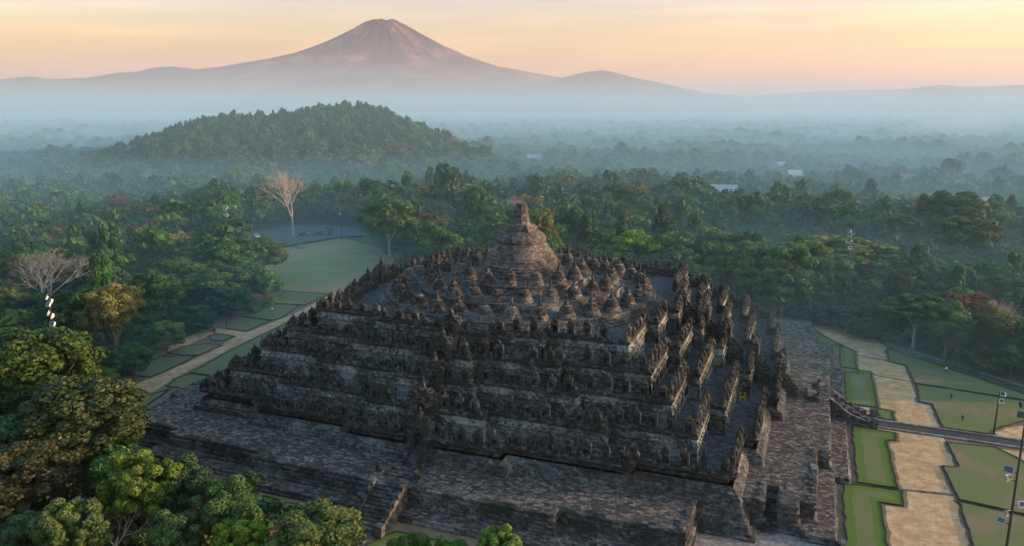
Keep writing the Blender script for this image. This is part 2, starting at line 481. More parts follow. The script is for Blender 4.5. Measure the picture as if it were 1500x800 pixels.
slab("lawn", [(70.3, 23.0), (93, 19.6), (90, 12), (85.6, 10.4), (81.8, 6.2), (78.4, 1.7), (72.2, 1.9), (72.0, 12.9), (70.0, 13.5)], 0.14, M['grass'], "broad lawn beyond the crossing path")
slab("lawn", [(72.1, -4.6), (78.9, -3.9), (80.3, -5.9), (84.0, -12), (84, -26.6), (70.9, -24.6), (70.4, -14.3), (72.6, -13.6)], 0.14, M['grass'], "broad lawn before the crossing path")
slab("lawn", [(70.9, -25.4), (84, -27.5), (84, -60), (70.8, -60)], 0.14, M['grass'], "nearest broad lawn below the tall light mast")
sheet("paved_path", [(58.2, 1.9), (90, 0.6), (90, -3.2), (58.2, -2.2)], 0.03, M['darkpave'], "grey paved path leading to the right stair")
for y0, y1 in ((1.1, 1.55), (-2.2, -1.75)):
    mb = MB(); mb.prism(ccw([(58.2, y0 + .25), (90, y0 - .75), (90, y1 - .75), (58.2, y1 + .25)]), -0.1, 0.22)
    tag(mb.build("kerb", M['lightpave']), "pale stone kerb along the grey paved path", None, None, "structure")
sheet("gravel_path", [(78.7, 1.0), (81.8, 5.8), (90, 10.9), (90, 0.9)], 0.024, M['path'], "sandy side path joining at the right edge")
sheet("gravel_path", [(79.4, -4.0), (90, -4.1), (86, -12), (82.2, -8.5)], 0.024, M['path'], "sandy side path leaving below the crossing")
for poly, lab in (([(70.1, 24.2), (59.9, 26.6), (59.9, 26.95), (70.1, 24.55)], "thin stone drain line across the gravel by the wedge lawn"),
                  ([(66.3, 36.5), (59.9, 38.5), (59.9, 38.85), (66.3, 36.85)], "thin stone drain line across the far gravel"),
                  ([(63.4, -24.6), (70.4, -23.6), (70.4, -23.1), (63.4, -24.1)], "stone drain line across the near gravel")):
    mb = MB(); mb.prism(ccw(poly), -0.05, 0.1); tag(mb.build("drain_kerb", M['kerbstone']), lab, None, None, "structure")
# boundary wall behind the right lawns
mb = MB()
pw = [(66.9, 48.2), (76, 39.5), (84.5, 31.4), (95, 21.0)]
for a, b in zip(pw, pw[1:]):
    ax, ay = a; bx, by = b; L = math.hypot(bx - ax, by - ay); an = math.atan2(by - ay, bx - ax)
    mb.box(((ax + bx) / 2, (ay + by) / 2, 0.28), (L / 2, 0.45, 0.42), an)
    mb.box(((ax + bx) / 2, (ay + by) / 2, 0.76), (L / 2 + .02, 0.55, 0.06), an)
tag(mb.build("boundary_wall", M['kerbstone']), "low grey stone wall between the right lawns and the dark wood", "wall")

# left garden
sheet("gravel_path", [(-68.3, -41.5), (-63.6, -40.5), (-63.4, -33), (-65.4, -25.0), (-67.6, -10), (-68.8, 1.6), (-70.6, 20), (-74.6, 50), (-77.6, 52), (-73.0, 22.0), (-73.2, 4.6), (-84.0, 5.2), (-84.0, 2.6), (-73.2, 1.6), (-70.9, -10.5), (-69.8, -27)], 0.02, M['path'], "sandy gravel path along the left side of the temple")
sheet("gravel_path", [(-80, -30), (-78.3, -12), (-79.8, 2), (-82.5, 4), (-84, 0), (-81.5, -14), (-82, -32)], 0.02, M['path'], "sandy garden path beside the left trees")
slab("lawn", [(-62.6, -45.5), (-58.2, -41.2), (-61.4, -31.0), (-63.0, -38.6)], 0.12, M['grass'], "corner lawn at the start of the left path", 0.4)
slab("lawn", [(-62.9, -29.9), (-58.4, -30.0), (-58.4, -23.0), (-64.2, -23.0), (-64.6, -26)], 0.12, M['grass'], "short lawn strip left of the temple", 0.4)
slab("lawn", [(-64.2, -22.3), (-58.4, -22.3), (-60.4, -4.0), (-62.4, 22.0), (-69.6, 22), (-68.0, 2.0), (-66.8, -9)], 0.12, M['grass'], "long lawn strip between the left path and the temple", 0.4)
slab("garden_bed", [(-77.4, -28.6), (-77.6, -16.8), (-71.4, -13.8), (-70.4, -19.5), (-69.9, -27.2)], 0.12, M['grass'], "first garden bed beside the left path")
slab("garden_bed", [(-78.2, -14.2), (-78.9, -9.9), (-75.6, -6.0), (-71.5, -5.8), (-71.1, -12.9), (-74.0, -14.2)], 0.12, M['grass'], "second garden bed beside the left path")
slab("garden_bed", [(-79.3, -0.8), (-76.9, 1.2), (-73.6, 0.6), (-73.7, -2.9), (-76.4, -3.2)], 0.12, M['grass'], "small garden bed at the path corner")
slab("lawn", [(-79.9, 5.6), (-84.5, 11.0), (-83.8, 14.9), (-74.5, 14.6), (-73.9, 5.4)], 0.12, M['grass'], "square lawn by the white sign boards")
slab("lawn", [(-83.3, 15.9), (-81.9, 18.2), (-84.1, 28.4), (-76.9, 30.0), (-73.7, 18.5), (-74.5, 15.6)], 0.12, M['grass'], "second square lawn beside the clipped hedge")
slab("lawn", [(-85.6, 29.7), (-90.4, 42.0), (-76.9, 43.7), (-75.9, 31.2)], 0.12, M['grass'], "third square lawn below the open lawn")
sheet("open_lawn", [(-141, 91.6), (-134.5, 102.8), (-127.6, 126.5), (-90.1, 108), (-62, 77.0), (-58, 62), (-74.6, 60.4), (-76.6, 45.2), (-93.4, 43.9), (-98.5, 42.1), (-122, 64.5)], 0.03, M['biggrass'], "large worn open lawn at the far left of the temple")
sheet("plaza", [(-175, 110), (-165, 150), (-142, 156), (-122, 138), (-127.9, 127.0), (-134.6, 103.2), (-141.4, 91.6), (-158, 92)], 0.04, M['asphalt'], "grey paved plaza round the pale leafless tree")
mb = MB()
pts = [(-141.4, 91.6), (-134.5, 102.8), (-127.6, 126.5), (-120, 131)]
for a, b in zip(pts, pts[1:]):
    L = math.hypot(b[0] - a[0], b[1] - a[1]); mb.box(((a[0] + b[0]) / 2, (a[1] + b[1]) / 2, 0.3), (L / 2, 0.4, 0.4), math.atan2(b[1] - a[1], b[0] - a[0]))
tag(mb.build("kerb", M['darkkerb']), "dark kerb between the plaza and the open lawn", None, None, "structure")
slab("garden_bed", [(-152, 98), (-146, 100), (-140.5, 108), (-143, 112), (-150, 106)], 0.3, M['grass'], "planted bed on the grey plaza")
mb = MB()
for k in range(5): mb.box((-131.0 + 0.7 * k, 104.0 - 0.5 * k, 0.3 - .05 * k), (0.9, 2.3, 0.2), 0.3)
tag(mb.build("steps", M['lightpave']), "pale stone steps from the plaza down to the open lawn", "steps")
# strip before the front
slab("lawn", [(-49.2, -53.6), (-36.4, -56.0), (-24.7, -57.9), (-3.9, -59.6), (-3.9, -62.0), (-17.2, -62.2), (-31.7, -61.8), (-47.2, -59.6)], 0.12, M['grass'], "lawn strip in front of the temple left of the stairs", 0.7)
slab("lawn", [(3.6, -59.8), (21.8, -59.6), (36, -57.5), (36, -64), (2.0, -64)], 0.12, M['grass'], "lawn strip in front of the temple right of the stairs", 0.7)
sheet("gravel_path", [(-44, -60.4), (-31.7, -62.6), (-17.2, -63.0), (0, -62.8), (40, -64.6), (40, -69), (-40, -66)], 0.02, M['path'], "earthy path in front of the lawn strip")

# ------------------------------------------------------------------ temple
temple = empty("stone_temple")
tag(temple, "vast dark stepped stone temple with terraces, niches and bell shaped stupas", "temple")

def outline(a0, a1, a2, b1, b2, ox=0.0, oy=0.0):
    side = [(-a2, -a2), (-b2, -a2), (-b2, -a1), (-b1, -a1), (-b1, -a0), (b1, -a0), (b1, -a1), (b2, -a1), (b2, -a2)]
    P = []
    for k in range(4):
        c, s = [(1, 0), (0, 1), (-1, 0), (0, -1)][k]
        P += [(x * c - y * s, x * s + y * c) for x, y in side]
    return [(x + ox, y + oy) for x, y in P]

def outline_cut(a0, a1, a2, b1, b2, cx, cy):
    """foot outline with the near right corner dug away and a stair recess"""
    P = outline(a0, a1, a2, b1, b2)
    i = P.index((b2, -a1))
    new = P[:i] + [(cx, -a1), (cx, -40.0), (43.2, -40.0), (43.2, cy), (46.3, cy), (46.3, -36.4), (48.25, -36.4), (48.25, cy), (a2, cy)] + P[i + 3:]
    return new
ZT = 3.49
FOOT = outline_cut(54.2, 52.4, 50.4, 22.5, 39.4, 38.3, -41.5)
LEDGE = outline_cut(57.0, 55.05, 51.6, 25.2, 43.0, 38.6, -42.1)
mb = MB(); sweep(mb, LEDGE, [(0.45, -0.3), (0.45, 0.28), (0.12, 0.36), (0.12, 0.72), (0.0, 0.86)], cap=False)
mb.build("base_ledge", M['foot'], temple)
mb = MB(); mb.add([(x, y, 0.86) for x, y in LEDGE], [tuple(range(len(LEDGE)))]); mb.build("ledge_paving", M['pave'], temple)
mb = MB(); sweep(mb, FOOT, [(0.55, 0.7), (0.55, 1.1), (0.3, 1.22), (0.12, 1.28), (0.12, 2.35), (0.34, 2.5), (0.34, 2.75), (0.06, 2.8), (0.06, 3.15), (0.26, 3.2), (0.22, 3.44), (0, 3.5)], cap=False)
foot_mb = mb
mb = MB(); mb.add([(x, y, 3.5) for x, y in FOOT], [tuple(range(len(FOOT)))])
mb.build("foot_paving", M['pave'], temple)
# uneven blocks along the foot edge
mb = foot_mb
for q in range(520):
    k = random.randrange(len(FOOT)); p0 = Vector(FOOT[k]); p1 = Vector(FOOT[(k + 1) % len(FOOT)])
    L = (p1 - p0).length
    if L < 3: continue
    t = random.random(); p = p0 + (p1 - p0) * t; e = (p1 - p0) / L; inn = Vector((-e.y, e.x))
    p = p + inn * random.uniform(0.05, 0.5)
    mb.box((p.x, p.y, 3.5 + random.uniform(-0.05, 0.06)), (random.uniform(.25, .6), random.uniform(.2, .35), .12), math.atan2(e.y, e.x) + random.gauss(0, .04))
mb.build("foot_wall", M['foot'], temple)
# pavements at the dug corner
sheet("pavement", [(38.2, -41.0), (56.3, -41.0), (56.3, -60), (38.2, -60)], 0.03, M['lightpave'], "pale stone pavement in the dug out corner of the temple foot")
mb = MB(); mb.box((55.9, -51, 0.35), (0.3, 8.6, 0.45)); tag(mb.build("low_wall", M['kerbstone']), "low stone wall beside the dug out corner", "wall")

def stair(mb, x0, y0, z0, x1, y1, z1, w, n, side=True, wallh=0.5):
    """straight stair from (x0,y0,z0) up to (x1,y1,z1), solid steps"""
    d = Vector((x1 - x0, y1 - y0)); L = d.length; an = math.atan2(d.y, d.x); d.normalize()
    zb = min(z0, z1) - 0.1
    for k in range(n):
        c = Vector((x0, y0)) + d * (L * (k + 0.5) / n); zt = z0 + (z1 - z0) * (k + 1) / n - 0.004
        mb.box((c.x, c.y, (zb + zt) / 2), (L / n / 2, w / 2, (zt - zb) / 2), an)
    if side:
        nrm = Vector((-d.y, d.x))
        for s in (-1, 1):
            for k in range(6):
                c = Vector((x0, y0)) + d * (L * (k + 0.5) / 6) + nrm * s * (w / 2 + 0.27)
                zt = z0 + (z1 - z0) * (k + 1) / 6 + wallh
                mb.box((c.x, c.y, (zb + zt) / 2), (L / 12 + 0.003, 0.26, (zt - zb) / 2), an)
def rot4(k, x, y):
    c, s = [(1, 0), (0, 1), (-1, 0), (0, -1)][k]
    return x * c - y * s, x * s + y * c
for k in range(4):
    mb = MB()
    a = rot4(k, 0, -61.6); b = rot4(k, 0, -54.6)
    stair(mb, a[0], a[1], 0, b[0], b[1], 3.48, 2.3 if k == 1 else 3.9, 13, True, .25 if k == 1 else .5)
    for s in (-1, 1):
        c = rot4(k, s * 2.35, -61.5); mb.box((c[0], c[1], 0.8), (0.5, 0.5, 0.9))
    mb.build("staircase", M['foot'], temple)
    mb = MB()
    a = rot4(k, 0, -52.6); b = rot4(k, 0, -50.8)
    stair(mb, a[0], a[1], 3.5, b[0], b[1], 4.1, 4.4, 3, False)
    mb.build("staircase", M['pave'], temple)
mb = MB(); stair(mb, 47.28, -43.0, 0, 47.28, -36.5, 3.5, 1.85, 16, False)
mb.build("staircase", M['bal'], temple)

# galleries: (a0,a1,a2,b1,b2, ox,oy, floor below, own floor)
LEV = [
    (46.2, 44.4, 42.5, 12.5, 30.0, 0.2, -0.3, 3.5, 5.4),
    (42.7, 40.7, 38.4, 9.2, 26.6, -1.0, -0.5, 5.4, 8.4),
    (38.2, 36.5, 34.5, 6.2, 21.6, -1.3, -0.6, 8.4, 11.2),
    (34.7, 33.0, 31.2, 4.6, 17.9, -1.6, -0.65, 11.2, 13.95),
    (31.0, 29.2, 27.3, 6.0, 14.5, -1.9, -0.75, 13.95, 16.8),
]
BH = 1.55
# niche unit: pedestal, two jambs, back slab, arched head, stepped roof with three little stupas
def finial(mb, c, h, r, seg=8, tone=0.5):
    mb.lathe(c, [(r * 1.1, 0), (r * 1.1, h * .1), (r * .8, h * .12), (r, h * .3), (r * .85, h * .48), (r * .4, h * .58), (r * .3, h * .6), (r * .28, h * .75), (r * .08, h)], seg, random.random(), tone=tone)
def niche_mesh(mb, M4=None):
    sub = MB()
    sub.box((0, 0, 0.15), (0.95, 0.62, 0.15)); 
    for s in (-1, 1): sub.box((s * 0.62, 0, 0.95), (0.2, 0.5, 0.66))
    sub.box((0, 0.42, 0.95), (0.42, 0.1, 0.66))
    sub.box((0, 0, 1.66), (0.86, 0.55, 0.08)); sub.box((0, -0.46, 1.45), (0.42, 0.06, 0.14), 0, 0.4)
    sub.box((0, 0, 1.84), (0.72, 0.48, 0.1)); sub.box((0, 0, 2.02), (0.5, 0.38, 0.09))
    # seated figure in the niche
    sub.box((0, -0.02, 0.42), (0.3, 0.26, 0.12), 0, 0.8); sub.lathe((0, 0.03, 0.52), [(0.2, 0), (0.22, .2), (0.17, .36), (0.07, .42), (0.11, .5), (0.1, .62), (0.03, .72)], 6)
    finial(sub, (0, 0, 2.08), 0.95, 0.27, 7); 
    for s in (-1, 1): finial(sub, (s * 0.6, 0, 1.74), 0.7, 0.18, 6)
    if M4 is None: mb.add(sub.v, sub.f)
    else: mb.add([M4 @ Vector(v) for v in sub.v], sub.f)
proto = MB(); niche_mesh(proto)
niche_me = proto.mesh("niche", M['bal'])

niche_spots = []
for li, (a0, a1, a2, b1, b2, ox, oy, zb, zf) in enumerate(LEV):
    O = outline(a0, a1, a2, b1, b2, ox, oy)
    h = zf - zb
    mb = MB()
    if li == 0:
        # the original foot, visible where the corner is dug away, then the plinth
        sweep(mb, O, [(3.2, -0.1), (3.2, .3), (2.7, .35), (2.7, .7), (2.3, .8), (2.2, 1.6), (1.9, 1.7), (1.9, 2.2), (1.55, 2.3), (1.55, 2.8), (1.25, 2.9), (1.25, 3.46),
                      (1.0, 3.55), (1.0, 4.3), (0.7, 4.4), (0.7, 4.75), (0.3, 4.85), (0.05, 5.0), (0, zf)], cap=False)
    else:
        sweep(mb, O, [(0.3, zb - .05), (0.3, zb + .45), (0.12, zb + .55), (0.0, zb + .6), (0.0, zb + h * .55), (0.08, zb + h * .57), (0.08, zb + h * .62), (0, zb + h * .64), (0.0, zf - .35), (0.14, zf - .25), (0.34, zf - .12), (0.34, zf + .05), (0.1, zf + .2), (0.05, zf + .85), (0.18, zf + 1.0)], cap=False)
        n = 0
        # pilasters on the relief wall
    if li:
        mp = mb
        for k in range(len(O)):
            p0 = Vector(O[k]); p1 = Vector(O[(k + 1) % len(O)]); L = (p1 - p0).length; e = (p1 - p0) / L; out = Vector((e.y, -e.x))
            n = max(1, int(L / 2.6))
            for q in range(n + 1):
                p = p0 + e * (L * q / n) + out * 0.06
                mp.box((p.x, p.y, zb + h * .5), (.17, .11, h * .34), math.atan2(e.y, e.x))
        pass
    mb.build("gallery_wall", M['wall'] if li else M['foot'], temple)
    mb = MB()
    sweep(mb, O, [(0.05, zf + .9), (0.22, zf + 1.1), (0.26, zf + BH - .12), (0.16, zf + BH), (-0.85, zf + BH), (-0.72, zf + BH - .2), (-0.72, zf - .02)], cap=False)
    random.seed(20 + li)
    for k in range(len(O)):
        p0 = Vector(O[k]); p1 = Vector(O[(k + 1) % len(O)]); L = (p1 - p0).length; e = (p1 - p0) / L; out = Vector((e.y, -e.x))
        an = math.atan2(e.y, e.x)
        # antefixes on both cornices
        n = max(1, int(L / 1.15))
        for q in range(n):
            p = p0 + e * (L * (q + .5) / n) + out * 0.2
            if random.random() < .85: mb.box((p.x, p.y, zf + BH + .12), (.2, .12, random.uniform(.1, .22)), an, 0.35)
            if li and random.random() < .8:
                p = p + out * 0.06; mb.box((p.x, p.y, zf + .24), (.17, .1, .15), an, 0.3)
        # corner stupas
        c = p0 - out * 0.3
        finial(mb, (c.x, c.y, zf + BH - .02), random.uniform(1.2, 1.9), .46, 8)
        if L > 3.5:
            n = max(1, round(L / 2.45))
            for q in range(n):
                t = L * (q + .5) / n
                c = p0 + e * t - out * 0.32
                if L > 8 and abs(t - L / 2) < 1.7 and (k % 9) == 4: continue     # room for the gateway
                niche_spots.append((c.x, c.y, zf + BH, an, li, k))
                for dd in (-.5, .5):
                    if random.random() < .7:
                        c2 = p0 + e * (t + dd * L / n * .98) - out * random.uniform(.1, .5)
                        finial(mb, (c2.x, c2.y, zf + BH - .02), random.uniform(.55, 1.05), random.uniform(.18, .3), 6)
                        if random.random() < .5: mb.box((c2.x, c2.y, zf + BH + .12), (random.uniform(.3, .6), .32, random.uniform(.1, .3)), an)
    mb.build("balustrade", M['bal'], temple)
    mb = MB(); In = offset(O, -0.71); mb.add([(x, y, zf) for x, y in In], [tuple(range(len(In)))])
    mb.build("gallery_floor", M['floor'], temple)
    # gateways and the flights that climb to them
    for s in range(4):
        gm = MB()
        A = a0
        def at(x, y, z=0): 
            X, Y = rot4(s, x, y); return (X + ox, Y + oy)
        q = s % 2 == 1
        def bx(x, y, z, hx, hy, hz, top=1.0):
            X, Y = at(x, y); gm.box((X, Y, z), (hy, hx, hz) if q else (hx, hy, hz), 0, top)
        gh = 3.5 if li < 4 else 3.0
        for sd in (-1, 1):
            bx(sd * 1.15, -A + .3, zf + gh / 2 - .8, .55, .95, gh / 2 + .75)
            bx(sd * 0.35, -A + .3, zf + gh * .72, .28, .93, .35)
            for w in range(5): bx(sd * 1.2, -A - .9 - w * .42, (zb + zf - w * .5) / 2 + .55, .3, .21, (zf - w * .5 - zb) / 2 + .6)
        bx(0, -A + .3, zf + gh - .25, 1.85, 1.05, .28); bx(0, -A + .3, zf + gh + .2, 1.35, .85, .2); bx(0, -A + .3, zf + gh + .55, .9, .6, .2)
        bx(0, -A + 1.15, zf + gh / 2, .62, .1, gh / 2)
        c = at(0, -A + .3); finial(gm, (c[0], c[1], zf + gh + .7), 1.7, .42)
        for sd in (-1, 1):
            c = at(sd * 1.35, -A + .3); finial(gm, (c[0], c[1], zf + gh), 1.2, .32)
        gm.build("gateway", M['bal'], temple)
        sm = MB(); a = at(0, -A - 3.0); b = at(0, -A + .2); stair(sm, a[0], a[1], zb, b[0], b[1], zf + .1, 1.7, 9, False)
        sm.build("staircase", M['floor'], temple)

# 100 nearest camera-side niches as parts, the others as one
def vis(nsp):
    x, y, z, an, li, k = nsp
    nx, ny = math.sin(an), -math.cos(an)
    facing = (CAMX - x) * nx + (CAMY - y) * ny
    return (0 if facing > 0 else 1, math.hypot(CAMX - x, CAMY - y))
niche_spots.sort(key=vis)
rest = MB()
for i, (x, y, z, an, li, k) in enumerate(niche_spots):
    if random.random() < 0.06: continue
    rz = an + random.gauss(0, .02)
    if i < 100:
        o = bpy.data.objects.new("niche", niche_me); o.location = (x, y, z - .03); o.rotation_euler = (0, 0, rz)
        f = random.uniform(.64, .78); o.scale = (f, f, random.uniform(.88, 1.08)); link(o, temple)
    else:
        niche_mesh(rest, Matrix.Translation((x, y, z - .03)) @ Matrix.Rotation(rz, 4, 'Z') @ Matrix.Diagonal((.7, .75, random.uniform(.6, .78), 1)))
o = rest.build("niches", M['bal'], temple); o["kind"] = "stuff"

# round terraces
RX, RY = -1.88, -0.75
mb = MB()
mb.lathe((RX, RY, 0), [(27.0, 16.75), (27.0, 17.1), (26.6, 17.15), (26.6, 17.5), (25.8, 17.55)], 96, cap=True); mb.build("round_terrace", M['stupa'], temple)
ring_z = []
for r, z0, z1 in ((25.4, 17.4, 18.4), (19.3, 18.2, 19.9), (13.2, 19.7, 21.5)):
    mb = MB(); mb.lathe((RX, RY, 0), [(r + .35, z0), (r + .35, z0 + .3), (r + .1, z0 + .38), (r, z1 - .4), (r + .22, z1 - .3), (r + .22, z1)], 96, cap=False)
    mb.build("round_terrace", M['stupa'], temple)
    mb = MB(); mb.add([(RX + (r + .22) * math.cos(2 * math.pi * k / 96), RY + (r + .22) * math.sin(2 * math.pi * k / 96), z1) for k in range(96)], [tuple(range(96))])
    mb.build("terrace_floor", M['floor'], temple)
    ring_z.append(z1)

# perforated stupa: moulded base > lattice bell > pinnacle
bs = MB(); bs.lathe((0, 0, 0), [(1.98, -.03), (1.98, .22), (1.8, .26), (1.84, .45), (1.62, .5), (1.68, .7), (1.62, .85), (1.42, .95), (1.2, 1.0)], 20)
base_me = bs.mesh("stupa", M['stupa'])
bl = MB(); bl.lathe((0, 0, 0), [(1.16, .95), (1.1, 1.4), (.94, 1.85), (.68, 2.25), (.45, 2.45)], 18, tone=.1)
for row in range(5):
    z = 1.1 + row * .28; rr = (1.36, 1.31, 1.2, 1.05, .86)[row]; n = 16
    for k in range(n):
        a = 2 * math.pi * (k + .5 * (row % 2)) / n
        bl.box((rr * math.cos(a), rr * math.sin(a), z), (.12, rr * math.pi / n * .66, .125), a)
bl.lathe((0, 0, 0), [(.85, 2.28), (.8, 2.4), (.62, 2.52), (.4, 2.56)], 18)
bell_me = bl.mesh("bell", M['stupa'])
pn = MB(); pn.box((0, 0, 2.72), (.44, .44, .24)); pn.box((0, 0, 3.0), (.34, .34, .06)); pn.lathe((0, 0, 3.04), [(.32, 0), (.28, .4), (.19, 1.0), (.12, 1.6)], 8)
pin_me = pn.mesh("pinnacle", M['bal'])
random.seed(3)
for (r, n, z, sc_) in ((23.3, 32, ring_z[0], .86), (17.3, 24, ring_z[1], .84), (11.5, 16, ring_z[2], .82)):
    for k in range(n):
        a = 2 * math.pi * (k + .5) / n
        o = bpy.data.objects.new("stupa", base_me); o.location = (RX + r * math.cos(a), RY + r * math.sin(a), z)
        o.rotation_euler = (random.gauss(0, .01), random.gauss(0, .01), a); o.scale = (sc_ * random.uniform(.97, 1.03),) * 3; link(o, temple)
        b = bpy.data.objects.new("bell", bell_me); link(b, o)
        if random.random() < .93:
            p = bpy.data.objects.new("pinnacle", pin_me); p.scale = (1, 1, random.uniform(.92, 1.03)); link(p, o)

# central stupa
Z0 = 21.5
ms = MB()
ms.lathe((RX, RY, 0), [(8.4, Z0 - .1), (8.4, Z0 + .3), (8.0, Z0 + .4), (8.05, Z0 + .8), (7.6, Z0 + .9), (7.7, Z0 + 1.35), (7.25, Z0 + 1.45), (7.3, Z0 + 1.8), (6.85, Z0 + 2.1), (6.6, Z0 + 2.7), (6.7, Z0 + 2.85), (6.3, Z0 + 3.0), (6.15, Z0 + 3.6), (5.95, Z0 + 3.75),
                       (5.7, Z0 + 4.3), (5.35, Z0 + 4.5), (5.2, Z0 + 5.1), (4.9, Z0 + 5.3), (4.75, Z0 + 5.75), (4.3, Z0 + 5.8)], 64)
main = ms.build("main_stupa", M['mainstupa'], temple)
b = MB(); b.lathe((RX, RY, 0), [(4.3, Z0 + 5.7), (4.45, Z0 + 5.95), (4.68, Z0 + 6.0), (4.72, Z0 + 6.5), (4.55, Z0 + 6.95), (4.2, Z0 + 7.3), (3.6, Z0 + 7.65), (2.9, Z0 + 7.9), (2.2, Z0 + 8.0)], 48)
b.build("bell", M['mainstupa'], main)
h = MB()
h.box((RX, RY, Z0 + 8.15), (2.3, 2.3, .4)); h.box((RX, RY, Z0 + 8.72), (2.0, 2.0, .2)); h.box((RX, RY, Z0 + 9.05), (1.75, 1.75, .16), 0, .92)
h.build("harmika", M['mainstupa'], main)
s = MB(); s.lathe((RX, RY, 0), [(1.62, Z0 + 9.15), (1.5, Z0 + 9.7), (1.38, Z0 + 10.6), (1.22, Z0 + 11.6), (1.05, Z0 + 12.6), (1.1, Z0 + 12.65), (1.02, Z0 + 12.95), (.9, Z0 + 13.05)], 8, rot=R(22.5))
s.build("spire", M['mainstupa'], main)

# guardian lions on the terrace
def lion(x, y, z, rz, label):
    t = empty("stone_lion", (x, y, z), rz); tag(t, label, "statue", "guardian lions at the stair heads")
    mb = MB(); mb.box((0, 0, .2), (.75, .5, .2)); mb.build("pedestal", M['foot'], t)
    mb = MB(); mb.tube([(-.45, 0, .55), (-.3, 0, .8), (0, 0, 1.05), (.25, 0, 1.3), (.35, 0, 1.5)], [.28, .36, .34, .3, .22], 8)
    mb.tube([(.3, 0, 1.45), (.42, 0, 1.72), (.55, 0, 1.75)], [.27, .33, .2], 8); mb.tube([(.5, 0, 1.68), (.78, 0, 1.6)], [.2, .12], 6)
    for sy in (-1, 1):
        mb.tube([(.3, sy * .2, 1.2), (.42, sy * .22, .7), (.45, sy * .22, .4)], [.13, .1, .1], 6); mb.tube([(-.3, sy * .28, .7), (0, sy * .34, .6), (.15, sy * .34, .45)], [.2, .14, .1], 6)
        mb.box((.42, sy * .22, 2.0), (.07, .07, .1), 0, .4)
    mb.tube([(-.6, 0, .5), (-.8, 0, .9), (-.62, 0, 1.3)], [.07, .06, .04], 5)
    mb.build("body", M['bal'], t)
lion(52.2, 3.5, 3.5, 0, "stone lion right of the temple on the far side of the stair head")
lion(52.2, -2.6, 3.5, 0, "stone lion right of the temple on the near side of the stair head")
lion(-2.9, -52.6, 3.5, -math.pi / 2, "stone lion left of the front stair head")
lion(2.9, -52.6, 3.5, -math.pi / 2, "reddish stone lion right of the front stair head")
